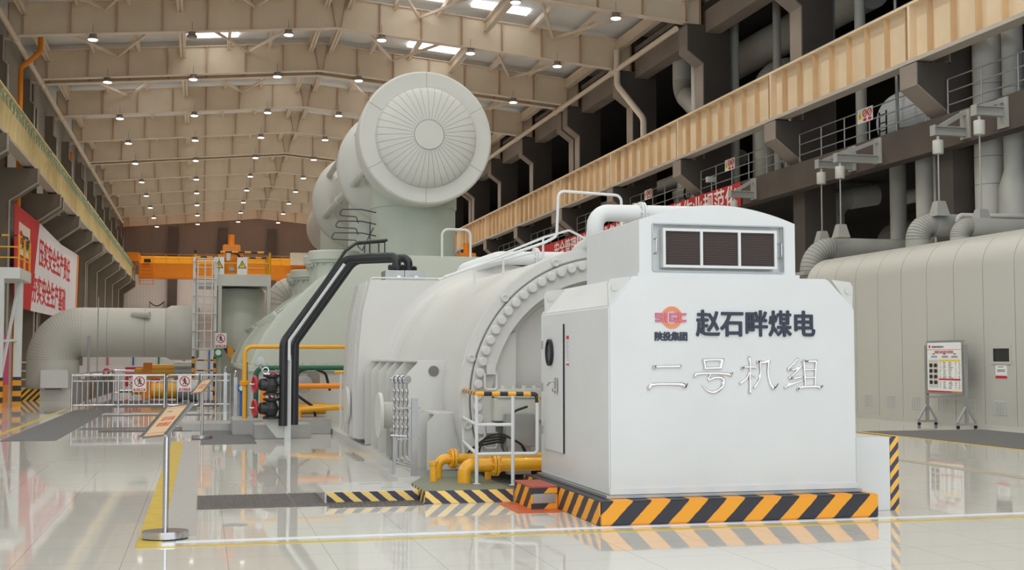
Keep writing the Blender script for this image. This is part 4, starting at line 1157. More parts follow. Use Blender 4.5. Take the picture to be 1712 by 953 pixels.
# ------------------------------------------------------------------ sign stands
def sign_stand(x, y, label):
    t = thing('sign_stand', label, 'sign stand', (x, y, 0))
    b_ = MB(); b_.prism([(x + .21 * math.cos(2 * math.pi * k / 40), y + .17 * math.sin(2 * math.pi * k / 40)) for k in range(40)], 'z', .012, .075)
    b_.build('base', M['steel'], t, bevel=.006)
    f_ = MB(); f_.prism([(x + .2 * math.cos(2 * math.pi * k / 40), y + .16 * math.sin(2 * math.pi * k / 40)) for k in range(40)], 'z', 0, .012)
    f_.build('rubber_foot', M['rubber'], t)
    MB().cyl((x, y, .075), (x, y, 1.04), .028, 20).build('pole', M['steel'], t)
    e1 = Vector((.19, -.2, .03)); e2 = Vector((-.2, -.23, -.25))
    w, h = e1.length, e2.length
    nrm = e1.cross(e2).normalized()
    if nrm.z < 0: nrm = -nrm
    u = -e2.normalized(); r = e1.normalized()
    u = (u - r * u.dot(r)).normalized()
    c = Vector((x + .0, y - .08, 1.075))
    quad(MB(), c - nrm * .012, r, u, w + .03, h + .03, .012).build('frame_back', M['galv'], t)
    rim = MB()
    for s in (-1, 1):
        rim.beam(c + r * (s * (w / 2 + .018)) - u * (h / 2 + .02), c + r * (s * (w / 2 + .018)) + u * (h / 2 + .02), .036, .03)
        rim.beam(c + u * (s * (h / 2 + .012)) - r * (w / 2), c + u * (s * (h / 2 + .012)) + r * (w / 2), .026, .02)
    rim.build('frame_rim', M['steel'], t)
    f = quad(MB(), c + nrm * .001, r, u, w, h, .003).build('sign_face', M['signtan'], t)
    text('运行设备', .06, c + nrm * .005 + u * .03, r, u, M['tanred'], 'sign_lettering', f, .0005, 0, width=.17)
    text('请勿靠近', .06, c + nrm * .005 - u * .05, r, u, M['tanred'], 'sign_lettering', f, .0005, 0, width=.17)
    for dv in (h / 2 - .022, -(h / 2 - .03)): quad(MB(), c + nrm * .004 + u * dv, r, u, w * .9, .004, .001).build('red_line', M['tanred'], f)
    text('安全提示', .02, c + nrm * .005 + u * .13 - r * .06, r, u, M['lampmetal'], 'sign_lettering', f, .0003, .0, width=.07)
    return t
sign_stand(-.3, 11.95, 'near steel sign stand with tilted tan sign on the yellow line')
sign_stand(.03, 26.3, 'far steel sign stand with tilted tan sign near the black valves')
#__NEXT__
# ------------------------------------------------------------------ left side: great elbow pipe, tank, platform, ladder
ep = thing('elbow_pipe', 'huge pale jacketed pipe rising from the floor and bending toward the tank', 'pipe', (-5.65, 52, .45))
path = fillet([(-5.65, 52, .45), (-5.65, 52, 2.65), (-.5, 52, 2.65)], 1.32, 22)
MB().tube(path, .98, 48).build('pipe', M['insul'], ep)
sm = MB()
for i in range(0, 23, 1):
    p = path[1 + i]; a = path[i]; b = path[min(2 + i, len(path) - 1)]
    sm.torus(p, (Vector(b) - Vector(a)), .979, .0045, 40, 4)
for x in (-3.6, -2.2, -1.4): sm.torus((x, 52, 2.65), (1, 0, 0), .982, .006, 40, 4)
sm.build('jacket_seams', M['seam'], ep)
MB().lathe([(.98, -.1), (1.09, .1), (1.09, 1.05), (.98, 1.2)], (-1.3, 52, 2.65), (1, 0, 0), 48).build('collar', M['insul'], ep)
MB().tube([(-2.65, 51.3, 3.35), (-2.0, 51.05, 3.32)], .14, 16).build('branch_stub', M['insul'], ep)
pd = MB().box(-6.0, -4.55, 51.0, 53.2, 0, .45).build('pipe_plinth', M['tileside'])
tag(pd, 'low pale plinth under the huge elbow pipe, striped at its left', 'plinth')
MB().box(-6.75, -6.0, 51.0, 53.2, 0, .45).build('striped_block', M['haz_blk'], pd)
bx = MB().box(-5.95, -4.95, 50.6, 51.0, .48, 1.18).build('equipment_box', M['white'], bevel=.02)
tag(bx, 'white box on the plinth in front of the huge elbow pipe', 'box')
MB().box(-5.8, -5.2, 50.75, 50.95, .44, .5).build('box_foot', M['rubber'], bx)
# rope posts seen on the far gallery above the elbow pipe
rp = thing('rope_barrier', 'small black rope slung between two posts above the huge pipe', 'rope barrier', (-2.0, 52, 3.6))
mb = MB()
for x in (-2.05, -1.5): mb.cyl((x, 52.0, 3.58), (x, 52.0, 3.92), .018, 8)
mb.build('post', M['steel'], rp)
MB().tube([(-2.05 + .55 * k / 12, 52.0, 3.88 - .16 * math.sin(math.pi * k / 12)) for k in range(13)], .022, 8).build('rope', M['rubber'], rp)

def steam_tank(x, label, ladder=False):
    t = thing('steam_valve_tank', label, 'tank', (x, 52.5, 0))
    MB().lathe([(1.0, 0), (1.0, 4.3), (.9, 4.45), (0, 4.49)], (x, 52.5, 0), n=48).build('shell', M['sage'], t)
    return t
tk = steam_tank(1.5, 'tall pale cylindrical tank below the yellow railed platform')
mb = MB(); mb.tube(fillet([(.95, 51.6, 2.05), (1.2, 51.5, 1.9), (1.55, 51.5, 2.0), (1.7, 51.5, 2.55), (2.4, 51.6, 2.6)], .25, 6), .03, 8)
hs_ = mb.build('hose', M['rubber']); tag(hs_, 'black hose drooping across the pale tank', 'hose')
MB().cyl((.95, 51.45, 2.1), (.95, 51.6, 2.1), .06, 12).build('red_fitting', M['valvered'], hs_)
# brackets at the tank foot
tb = MB().beam((.95, 51.0, 2.1), (2.0, 51.0, .6), .12, .3).build('diagonal_brace', M['haz_deck'])
tag(tb, 'grey diagonal brace with striped paint beside the ladder', 'brace')
pl2 = thing('valve_platform', 'grey platform with yellow rails around the orange actuator', 'platform', (1.1, 52, 4.5))
MB().box(-.35, 2.65, 50.8, 53.8, 4.5, 4.62).build('deck', M['galv'], pl2)
MB().box(.55, 2.65, 50.78, 50.84, 4.62, 4.95).build('kick_plate', M['offwhite'], pl2)
MB().box(.55, 2.65, 50.76, 50.8, 4.5, 4.64).build('edge_beam', M['offwhite'], pl2)
def rail_run(pts, z0, zs, parent, material, post_every=1.2, r=.03, top=None):
    for i in range(len(pts) - 1):
        a = Vector(pts[i]); b = Vector(pts[i + 1])
        for k, z in enumerate(zs):
            m = top if (top is not None and k == len(zs) - 1) else material
            MB().tube([(a.x, a.y, z), (b.x, b.y, z)], r * (1.0 if k == len(zs) - 1 else .8), 8).build('rail', m, parent)
        n = max(1, round((b - a).length / post_every))
        for k in range(n + (1 if i == len(pts) - 2 else 0)):
            p = a.lerp(b, k / n)
            MB().cyl((p.x, p.y, z0), (p.x, p.y, zs[-1]), r * 1.2, 8).build('post', material, parent)
rail_run([(.62, 50.85), (2.6, 50.85), (2.6, 53.7), (-.3, 53.7), (-.3, 50.85)], 4.5, (4.95, 5.4, 5.85), pl2, M['railyellow'], 1.4, .04, M['haz_deck'])
for x in (.62, -.3): MB().cyl((x, 50.84, 4.5), (x, 50.84, 5.9), .055, 8).build('corner_post', M['haz_post'], pl2)
for x in (-.35, .6, 2.5):
    MB().box(x, x + .14, 50.74, 50.86, 0, 4.5).build('leg', M['offwhite'], pl2)
ld = thing('caged_ladder', 'white caged ladder with striped feet in front of the pale tank', 'ladder', (.1, 50.5, 0))
for x in (-.32, .5):
    MB().box(x - .05, x + .05, 50.45, 50.55, 1.7, 5.6).build('stile', M['white'], ld)
    MB().box(x - .055, x + .055, 50.44, 50.56, 0, 1.7).build('striped_foot', M['haz_post'], ld)
for k in range(11): MB().cyl((-.3, 50.5, 1.95 + k * .36), (.48, 50.5, 1.95 + k * .36), .018, 8).build('rung', M['white'], ld)
for k in range(4): MB().cyl((-.3, 50.5, .35 + k * .4), (.48, 50.5, .35 + k * .4), .025, 8).build('rung', M['haz_deck'], ld)
for k in range(6):
    z = 2.0 + k * .68
    MB().tube([(.09 + .42 * math.cos(R(a)), 50.45 - .6 * math.sin(R(a)), z) for a in range(0, 181, 15)], .025, 8).build('cage_hoop', M['white'], ld)
for a in (50, 90, 130):
    MB().tube([(.09 + .42 * math.cos(R(a)), 50.45 - .6 * math.sin(R(a)), 2.0), (.09 + .42 * math.cos(R(a)), 50.45 - .6 * math.sin(R(a)), 5.4)], .025, 6).build('cage_bar', M['white'], ld)
def wsign(name, c, right, w, h, label, col='signred', ring='prohibit', group=None):
    """small safety sign: plate, ring, bar, coloured caption"""
    r = Vector(right).normalized(); u = Vector((0, 0, 1)); n = r.cross(u).normalized(); c = Vector(c)
    p = quad(MB(), c, r, u, w, h, .012).build(name, M['paper'])
    tag(p, label, 'sign', group)
    q = c + n * .013 + u * (h * .13)
    mb = MB(); rad = w * .36
    ps = [q + (r * math.cos(2 * math.pi * k / 24) + u * math.sin(2 * math.pi * k / 24)) * rad for k in range(25)]
    mb.tube(ps, w * .035, 6, caps=False)
    mb.tube([q + (-r + u).normalized() * rad, q + (r - u).normalized() * rad], w * .03, 6)
    mb.build('red_ring', M['signred'], p)
    f = MB()
    f.lathe([(w * .07, 0), (w * .07, .004), (0, .004)], q + u * rad * .55, n, 10)
    f.tube([q + u * rad * .35, q - u * rad * .1], w * .05, 6)
    for s in (-1, 1):
        f.tube([q - u * rad * .1, q - u * rad * .65 + r * s * rad * .3], w * .035, 6)
        f.tube([q + u * rad * .3, q + u * rad * .0 + r * s * rad * .45], w * .03, 6)
    f.build('figure', M['ink'], p)
    cp = quad(MB(), c + n * .013 - u * (h * .38), r, u, w * .84, h * .16, .003).build('caption', M[col], p)
    return p
s1 = wsign('prohibition_sign', (.72, 50.3, 2.32), (1, 0, 0), .44, .58, 'prohibition sign with red ring hanging on the caged ladder')
text('禁止攀登', .085, (.72, 50.28, 2.1), (1, 0, 0), (0, 0, 1), M['paper'], 'sign_lettering', s1, .001, .001, width=.3)
gs = quad(MB(), (.63, 50.3, 1.83), (1, 0, 0), (0, 0, 1), .3, .34, .012).build('green_sign', M['signgreen'])
tag(gs, 'small green square sign with white disc on the ladder', 'sign')
MB().lathe([(.11, 0), (.11, .006), (0, .006)], (.63, 50.288, 1.85), (0, -1, 0), 24).build('white_disc', M['paper'], gs)
def actuator(x, y, z, label):
    t = thing('valve_actuator', label, 'actuator', (x, y, z))
    MB().box(x - .42, x + .42, y - .4, y + .4, z, z + .14).build('base_flange', M['orange'], t, bevel=.02)
    MB().lathe([(.38, 0), (.38, .8), (.4, .82), (.4, .95), (.3, 1.0)], (x, y, z + .14), n=28).build('cylinder', M['orange'], t)
    MB().box(x - .45, x + .4, y - .38, y + .38, z + 1.05, z + 1.2).build('top_flange', M['orange'], t, bevel=.02)
    MB().box(x - .34, x + .36, y - .33, y + .33, z + 1.2, z + 1.62).build('yoke', M['orange'], t, bevel=.03)
    MB().cyl((x, y, z + 1.62), (x, y, z + 2.05), .13, 18).build('spindle_cap', M['orange'], t)
    MB().box(x - .2, x - .04, y - .46, y - .36, z + .95, z + 1.35).build('control_block', M['white'], t)
    MB().tube(fillet([(x - .05, y - .42, z + 1.32), (x + .25, y - .42, z + 1.25), (x + .42, y - .4, z + .95), (x + .38, y - .4, z + .6)], .12), .045, 8).build('hose', M['rubber'], t)
    MB().box(x - .1, x + .12, y - .42, y - .38, z + .55, z + .68).build('name_plate', M['galv'], t)
    for s in (-1, 1): MB().cyl((x + s * .42, y, z + 1.2), (x + s * .42, y, z + 1.36), .05, 10).build('tie_bolt', M['orange'], t)
actuator(1.12, 52.3, 4.63, 'tall orange valve actuator standing on the railed platform')
tk2 = steam_tank(10.95, 'pale tank hidden behind the turbine on the right')
actuator(10.95, 52.3, 4.49, 'orange valve actuator peeking over the turbine hood by the runway beam')
for i, x in enumerate((.62, 1.52)):
    w_ = quad(MB(), (x, 50.80, 5.28), (1, 0, 0), (0, 0, 1), .4, .72, .01).build('warning_plate', M['paper'])
    tag(w_, '%s white warning plate with yellow triangle on the platform rail' % ('left' if i == 0 else 'right'), 'sign')
    tri = MB(); tri.prism([(x - .17, 5.2), (x + .17, 5.2), (x, 5.52)], 'y', 50.78, 50.79); tri.build('black_triangle', M['ink'], w_)
    tri = MB(); tri.prism([(x - .125, 5.225), (x + .125, 5.225), (x, 5.46)], 'y', 50.774, 50.78); tri.build('yellow_triangle', M['signyellow'], w_)
    MB().prism([(x - .03, 5.28), (x + .035, 5.33), (x - .01, 5.33), (x + .03, 5.42), (x - .04, 5.34), (x + .0, 5.34)], 'y', 50.77, 50.775).build('bolt_symbol', M['ink'], w_)
# jacketed white elbow right of the tank
je = thing('jacketed_elbow', 'white jacketed pipe elbow between the tank and the turbine hood', 'pipe', (3.1, 56, 0))
pth = fillet([(3.15, 56, 0), (3.15, 56, 4.75), (5.4, 56, 4.75)], .75, 12)
MB().tube(pth, .46, 28).build('pipe', M['insul'], je)
sm = MB()
for i in range(1, 13, 2): sm.torus(pth[i], Vector(pth[i + 1]) - Vector(pth[i - 1]), .462, .008, 28, 4)
sm.build('jacket_seams', M['seam'], je)
st_ = MB().tube([(1.5, 50.95, 2.22), (2.45, 51.1, 2.2)], .13, 16).build('pipe_stub', M['insul'])
tag(st_, 'short pale pipe end pointing out below the tank', 'pipe')
# left stair platform
sp = thing('stair_platform', 'white steel platform with yellow rails at the left edge', 'platform', (-6.6, 45, 0))
MB().box(-8.2, -5.85, 43.8, 46.6, 4.25, 4.62).build('deck', M['white'], sp, bevel=.01)
for x, y in ((-6.45, 43.9), (-6.05, 45.2), (-8.0, 45.2)):
    MB().box(x - .12, x + .12, y - .12, y + .12, 1.0, 4.25).build('leg', M['white'], sp)
    MB().box(x - .125, x + .125, y - .125, y + .125, 0, 1.0).build('striped_foot', M['haz_post'], sp)
MB().beam((-6.4, 44.0, 1.0), (-6.05, 45.1, 4.2), .08, .08).build('brace', M['white'], sp)
MB().beam((-6.4, 44.0, 2.2), (-6.05, 45.2, 2.25), .08, .08).build('brace', M['white'], sp)
rail_run([(-8.0, 43.85), (-5.9, 43.85), (-5.9, 46.5)], 4.6, (4.95, 5.3, 5.68), sp, M['railyellow'], 1.3, .03, M['haz_deck'])
# striped banner between the legs, small ladder behind
pb = MB().box(-7.3, -6.9, 49.3, 49.34, .6, 2.5).build('pink_banner', M['magenta'])
tag(pb, 'narrow pink banner behind the legs of the left platform', 'banner')
MB().box(-7.3, -6.9, 49.26, 49.30, 0, .65).build('banner_foot', M['banner_orange'], pb)
wl = thing('wall_ladder', 'small white rung frame left of the huge elbow pipe', 'ladder', (-7.5, 56, 0))
mb = MB()
for x in (-7.6, -7.1): mb.box(x, x + .05, 56, 56.05, 0, 1.5)
mb.build('stile', M['white'], wl)
for k in range(4): MB().box(-7.6, -7.05, 56, 56.05, .35 + k * .36, .4 + k * .36).build('rung', M['white'], wl)

# slogan banner on the left columns
bn = thing('slogan_banner', 'big white banner with red slogan lettering hung on the left columns', 'banner', (-8.38, 75, 3.9))
MB().add([], []).prism([(61.0, 4.0), (66.6, 4.0), (69.5, 8.72), (60.4, 8.7)], 'x', -8.39, -8.36).build('red_panel', M['red'], bn)
MB().prism([(66.6, 4.0), (89.0, 4.15), (90.0, 8.7), (80, 8.5), (69.5, 8.72)], 'x', -8.39, -8.36).build('white_panel', M['banner_white'], bn)
MB().prism([(89.0, 4.15), (90.2, 4.3), (91.2, 8.7), (90.0, 8.7)], 'x', -8.39, -8.36).build('orange_edge', M['banner_orange'], bn)
for body, y0, y1, z0, z1 in (('压实安全生产责任', 69.5, 85.3, 6.5, 7.95), ('夯实安全生产基础', 66.9, 82.9, 4.5, 5.92)):
    text(body, 1.55, (-8.358, (y0 + y1) / 2, (z0 + z1) / 2), (0, 1, 0), (0, 0, 1), M['signred'], 'slogan_lettering', bn, .004, .035, width=y1 - y0)
lp_ = MB().box(-8.358, -8.352, 61.9, 65.8, 6.5, 8.0).build('pale_patch', M['cream'], bn)
text('赵石畔煤电', .7, (-8.348, 64.3, 7.2), (0, 1, 0), (0, 0, 1), M['ink'], 'banner_lettering', lp_, .004, .02, width=2.7)
MB().torus((-8.35, 62.4, 7.3), (1, 0, 0), .28, .07, 20, 6).build('red_emblem', M['signred'], lp_)
# steel barrier
def barrier(x0, x1, y, label, gate=False):
    t = thing('steel_barrier', label, 'barrier', ((x0 + x1) / 2, y, 0))
    fr_ = MB()
    if gate:
        fr_.tube(fillet([(x0, y, .6), (x0, y, 1.09), (x1, y, 1.09), (x1, y, .12), (x0, y, .12), (x0, y, .6)], .1, 5), .035, 8)
        fr_.tube([(x0, y, .9), (x1, y, .9)], .02, 8)
    else:
        fr_.tube([(x0, y, 1.09), (x1, y, 1.09)], .038, 10); fr_.tube([(x0, y, .9), (x1, y, .9)], .022, 8); fr_.tube([(x0, y, .14), (x1, y, .14)], .022, 8)
        for x in (x0, (x0 + x1) / 2, x1): fr_.tube([(x, y, 0), (x, y, 1.12)], .035, 10)
    fr_.build('frame', M['steel'], t)
    n = int((x1 - x0) / .15)
    for k in range(1, n):
        x = x0 + (x1 - x0) * k / n
        MB().tube([(x, y, .13), (x, y, .9)], .013, 6).build('bar', M['steel'], t)
    return t
barrier(-3.98, -1.15, 42, 'long stainless barrier across the mat, left of the gate')
barrier(-1.08, -.06, 42, 'stainless barrier gate with rounded corners', True)
barrier(.0, .93, 42, 'short stainless barrier right of the gate')
def side_barrier():
    t = thing('steel_barrier', 'stainless barrier with dense bars running away along the left of the mat', 'barrier', (-3.95, 49, 0))
    mb = MB(); mb.tube([(-4.0, 42.2, 1.09), (-3.75, 57, 1.09)], .038, 8); mb.tube([(-4.0, 42.2, .9), (-3.75, 57, .9)], .022, 6); mb.tube([(-4.0, 42.2, .14), (-3.75, 57, .14)], .022, 6)
    for k in range(8): mb.tube([(-4.0 + .25 * k / 7, 42.2 + 14.8 * k / 7, 0), (-4.0 + .25 * k / 7, 42.2 + 14.8 * k / 7, 1.1)], .035, 8)
    mb.build('frame', M['steel'], t)
    for k in range(90):
        f = (k + .5) / 90
        MB().tube([(-4.0 + .25 * f, 42.2 + 14.8 * f, .13), (-4.0 + .25 * f, 42.2 + 14.8 * f, .9)], .013, 5).build('bar', M['steel'], t)
side_barrier()
barrier(-3.7, -.9, 57.2, 'far stainless barrier closing the end of the mat')
s2 = wsign('prohibition_sign', (-1.92, 41.93, .82), (1, 0, 0), .42, .52, 'prohibition sign with walking figure hung on the long barrier')
text('禁止跨越', .08, (-1.92, 41.91, .625), (1, 0, 0), (0, 0, 1), M['paper'], 'sign_lettering', s2, .001, .001, width=.28)
s3 = wsign('prohibition_sign', (-.52, 41.93, .82), (1, 0, 0), .42, .52, 'prohibition sign with standing figure hung on the barrier gate')
text('禁止入内', .08, (-.52, 41.91, .625), (1, 0, 0), (0, 0, 1), M['paper'], 'sign_lettering', s3, .001, .001, width=.28)
for i, (x, y, h_) in enumerate(((.72, 39.5, 1.35), (.95, 36.5, 1.25))):
    t = thing('steel_post', '%s stainless post with a small instrument on top, right of the gate' % ('taller' if i == 0 else 'shorter'), 'post', (x, y, 0))
    MB().box(x - .05, x + .05, y - .05, y + .05, 0, h_ - .15).build('post', M['steel'], t)
    mb = MB(); mb.lathe([(.05, -.06), (.07, -.02), (.07, .08), (.04, .12), (0, .12)], (x, y, h_ - .08), n=14); mb.build('instrument', M['steel'], t)
bv = MB(); bv.box(1.0, 1.2, 35.9, 36.1, .7, .9); bv.cyl((1.1, 36, 0), (1.1, 36, .7), .05, 10)
b_ = bv.build('blue_instrument', M['blue']); tag(b_, 'small blue instrument beside the steel posts', 'instrument')
MB().cyl((1.1, 35.85, .8), (1.1, 35.9, .8), .07, 14).build('dial', M['paper'], b_)
# white hoardings beyond the barrier
hb_ = MB().box(-5.7, -1.9, 62, 62.06, .15, 1.28).build('hoarding', M['banner_white'])
tag(hb_, 'white hoarding with red section standing under the huge pipe', 'hoarding')
MB().box(-3.5, -1.9, 61.97, 62.0, .3, 1.2).build('red_section', M['signred'], hb_)
text('安全第一', .5, (-2.7, 61.965, .5), (1, 0, 0), (0, 0, 1), M['paper'], 'hoarding_lettering', hb_, .003, .01, width=1.3)
text('陕投集团', .34, (-4.6, 61.995, .62), (1, 0, 0), (0, 0, 1), M['ink'], 'hoarding_lettering', hb_, .003, .01, width=1.0)
MB().torus((-4.35, 61.985, .98), (0, 1, 0), .13, .04, 20, 6).build('red_emblem', M['signred'], hb_)
for x in (-5.4, -3.8, -2.2): MB().box(x - .04, x + .04, 62.06, 62.4, 0, 1.1).build('prop', M['galv'], hb_)
cb = MB()
t = thing('control_cabinets', 'row of pale cabinets with coloured edges seen far under the pipe', 'cabinet row', (-2, 80, 0))
for k in range(6):
    MB().box(-7 + k * 1.5, -5.6 + k * 1.5, 80, 81, 0, 2.2).build('cabinet', M['white'], t)
    MB().box(-5.58 + k * 1.5, -5.5 + k * 1.5, 79.9, 81, 0, 2.2).build('coloured_edge', M[('magenta', 'blue', 'signgreen')[k % 3]], t)
# orange servo cylinders lying behind the barrier
def servo(x, y, z, label, L=1.0):
    t = thing('servo_cylinder', label, 'actuator', (x, y, z - .3))
    MB().cyl((x - .1, y, z), (x + .8, y, z), .3, 24).build('spring_barrel', M['amber'], t)
    MB().box(x - .45, x - .1, y - .28, y + .28, z - .3, z + .36).build('yoke', M['orange'], t, bevel=.02)
    MB().lathe([(.1, -.35), (.14, -.3), (.14, 0), (.09, .02)], (x - .45, y, z), (1, 0, 0), 18).build('end_cap', M['amber'], t)
    MB().cyl((x - 1.3, y, z), (x - .8, y, z), .06, 12).build('rod', M['steel'], t)
    MB().cyl((x + .8, y, z), (x + 1.55, y, z), .42, 28).build('steel_barrel', M['galv'], t)
    mb = MB(); mb.box(x - .4, x - .15, y - .2, y + .2, 0, z - .28); mb.box(x + 1.0, x + 1.3, y - .25, y + .25, 0, z - .35)
    mb.build('pedestal', M['galv'], t)
servo(-1.9, 54.5, 1.08, 'upper orange servo cylinder with steel drum under the huge pipe')
servo(-1.7, 48.6, .42, 'lower orange servo cylinder lying on the floor behind the barrier')
tp_ = MB().tube([(-3.75, 45, .0), (-3.75, 45, 2.4)], .04, 8).build('steel_post', M['galv'])
tag(tp_, 'bare grey upright post in front of the huge elbow pipe', 'post')
tp_ = MB().tube([(-3.5, 45.5, .0), (-3.5, 45.5, 3.75)], .018, 8).build('thin_conduit', M['galv'])
tag(tp_, 'thin upright conduit in front of the huge elbow pipe', 'conduit')
# bridge crane at the far end
cr = thing('bridge_crane', 'orange double girder bridge crane across the far end of the hall', 'crane', (6.2, 146, 10.4))
MB().box(-6.9, 20.1, 143.6, 144.8, 10.5, 12.1).build('front_girder', M['orange'], cr, bevel=.04)
MB().box(-6.9, 20.1, 143.5, 144.9, 10.42, 10.5).build('girder_flange', M['orange'], cr)
MB().box(-6.9, 20.1, 147.6, 148.8, 11.6, 13.2).build('rear_girder', M['amber'], cr, bevel=.04)
for x in (-7.75, 20.35):
    MB().box(x - .35, x + .9 if x < 0 else x + .35, 142.5, 150, 12.25, 13.2).build('end_carriage', M['orange'], cr)
rl = MB()
for k in range(19): rl.box(-6.8 + k * 1.4, -6.74 + k * 1.4, 143.5, 143.56, 12.1, 13.1)
for z in (12.6, 13.1): rl.box(-6.9, 20, 143.5, 143.55, z, z + .05)
rl.build('walkway_rail', M['orange'], cr)
lc = MB()
for x in (-6.75, -5.3): 
    for y in (143.0, 143.5): lc.box(x - .05, x + .05, y, y + .08, 9.7, 12.1)
for k in range(6): lc.box(-6.75, -5.3, 143.0, 143.08, 9.7 + k * .4, 9.76 + k * .4)
lc.build('access_ladder', M['orange'], cr)
MB().box(9.6, 12.2, 142.6, 143.5, 12.1, 13.5).build('electrical_box', M['cream'], cr)['label'] = 'cream electrical box on the girder'
MB().box(-6.3, -5.6, 142.8, 143.4, 12.15, 12.5).build('drive_motor', M['rubber'], cr)
#__NEXT__
# ------------------------------------------------------------------ panelled enclosure on the right
en = thing('panel_enclosure', 'long warm grey panelled enclosure with rounded shoulder on the right', 'enclosure', (18.8, 25, 0))
EX, ER = 17.66, .85
def shoulder(dx):
    p = [(EX + dx, .1)]
    for k in range(11):
        a = R(180 - 82 * k / 10)
        p.append((EX + ER + (ER - dx) * math.cos(a), 3.78 + (ER - dx) * math.sin(a)))
    return p + [(20.4, 4.63 + .12 - dx)]
seam_y = [34.4] + [33.8 - 1.17 * k for k in range(18)]
po = shoulder(0) + [(20.4, .1)]
core = shoulder(.03) + [(20.4, .1)]
MB().prism(core, 'y', seam_y[-1], 34.38).build('core', M['seam'], en)
pan0 = None
for k in range(len(seam_y) - 1):
    y1, y0 = seam_y[k] - .01, seam_y[k + 1] + .01
    p_ = MB().prism(po, 'y', y0, y1).build('panel', M['cabinet'], en)
    if k > 0:
        v = MB()
        for z in range(8):
            for c_ in range(4):
                yy = (y0 + y1) / 2 - .21 + c_ * .11
                v.box(EX - .018, EX + .002, yy, yy + .09, .36 + z * .04, .378 + z * .04)
        v.build('vent_slats', M['white'], p_)
MB().box(EX - .03, 20.4, seam_y[-1], 34.42, 0, .1).build('kick_plate', M['cabinet'], en)
wd = MB(); wd.ringprism([(24.6, 1.5), (25.32, 1.5), (25.32, 1.92), (24.6, 1.92)], [(24.66, 1.56), (25.26, 1.56), (25.26, 1.86), (24.66, 1.86)], 'x', EX - .02, EX)
w_ = wd.build('window_frame', M['cabinet'], en)
MB().box(EX - .008, EX + .001, 24.66, 25.26, 1.56, 1.86).build('window_pane', M['glassdark'], w_)
npn = quad(MB(), (EX - .002, 24.98, 1.33), (0, -1, 0), (0, 0, 1), .42, .3, .004).build('notice', M['paper'], en)
quad(MB(), (EX - .007, 24.98, 1.21), (0, -1, 0), (0, 0, 1), .42, .06, .002).build('notice_foot', M['signred'], npn)
lm = MB()
for z in (1.37, 1.34): quad(lm, (EX - .007, 24.98, z), (0, -1, 0), (0, 0, 1), .28, .014, .001)
quad(lm, (EX - .007, 25.0, 1.44), (0, -1, 0), (0, 0, 1), .2, .012, .001)
lm.build('notice_print', M['ink'], npn)
# wheeled notice board
nb_ = thing('notice_board', 'wheeled grey notice board with printed white poster', 'notice board', (17.3, 26.55, 0))
BX, BY0, BY1 = 17.25, 25.8, 27.3
for y in (BY0 - .06, BY1 + .06):
    MB().box(BX - .03, BX + .03, y - .04, y + .04, .12, 1.95).build('upright', M['galv'], nb_)
    ft = MB(); ft.box(BX - .26, BX + .26, y - .035, y + .035, .08, .13)
    ft.beam((BX - .25, y, .13), (BX, y, .52), .05, .04); ft.beam((BX + .25, y, .13), (BX, y, .52), .05, .04)
    ft.build('foot', M['galv'], nb_)
    for s in (-1, 1):
        MB().cyl((BX + s * .23, y - .02, .04), (BX + s * .23, y + .02, .04), .04, 14).build('caster', M['rubber'], nb_)
MB().box(BX - .02, BX + .02, BY0 - .04, BY1 + .04, .68, .72).build('cross_bar', M['galv'], nb_)
bd = MB().box(BX - .035, BX + .02, BY0, BY1, .78, 2.06).build('board', M['galv'], nb_)
CY = (BY0 + BY1) / 2
def sheet(y0, y1, z0, z1, m, name, d=.0, par=None):
    """y0..y1 measured from the reader's left edge of the poster (0..1), z 0..1 from its foot"""
    W, H = 1.4, 1.18
    a = BY1 - .05 - y1 * W; b = BY1 - .05 - y0 * W
    return MB().box(BX - .040 - d, BX - .034, a, b, .83 + z0 * H, .83 + z1 * H).build(name, M[m], par)
ps = sheet(0, 1, 0, 1, 'paper', 'poster', 0, bd)
sheet(.0, 1, .855, .862, 'signred', 'red_line', .002, ps)
sheet(0, 1, 0, .025, 'signred', 'red_foot', .002, ps); sheet(.7, 1, 0, .025, 'banner_orange', 'orange_foot', .003, ps)
sheet(.34, .97, .62, .655, 'signyellow', 'yellow_bar', .002, ps); sheet(.34, .97, .24, .275, 'signred', 'red_bar', .002, ps)
sheet(.04, .33, .08, .65, 'offwhite', 'photo_field', .001, ps)
for r_ in range(4):
    for c_ in range(2):
        sheet(.06 + c_ * .14, .15 + c_ * .14, .50 - r_ * .115, .575 - r_ * .115, 'glassdark', 'photo_print', .003, ps)
        sheet(.165 + c_ * .135, .185 + c_ * .135, .525 - r_ * .115, .55 - r_ * .115, 'signred', 'red_dot', .003, ps)
tm = MB()
random.seed(3)
W, H = 1.4, 1.18
def dash(y0, y1, z, h=.010):
    a = BY1 - .05 - y1 * W; b = BY1 - .05 - y0 * W
    tm.box(BX - .043, BX - .034, a, b, .83 + z * H, .83 + (z + h) * H)
for z in (.595, .565, .53, .495, .46, .425, .39, .355, .315, .285, .2, .17, .14, .105, .075):
    for y0, w in ((.36, .05), (.46, .1), (.62, .14), (.82, .04), (.92, .05)):
        dash(y0 + random.uniform(0, .02), y0 + w * random.uniform(.6, 1), z)
for z in (.72, .7):
    for y0 in (.12, .44, .72): dash(y0, y0 + .18, z)
for y0 in (.16, .48, .78): dash(y0, y0 + .07, .76, .015)
tm.build('table_print', M['ink'], ps)
rl = MB()
for z in (.78, .68): rl.box(BX - .0425, BX - .034, BY0 + .1, BY1 - .1, .83 + z * H, .832 + z * H)
rl.build('table_lines', M['galv'], ps)
text('2号机组重大危险点检修安全管控指导书', .075, (BX - .043, CY, .83 + .81 * H), (0, -1, 0), (0, 0, 1), M['signred'], 'poster_title', ps, .001, 0, width=.8)
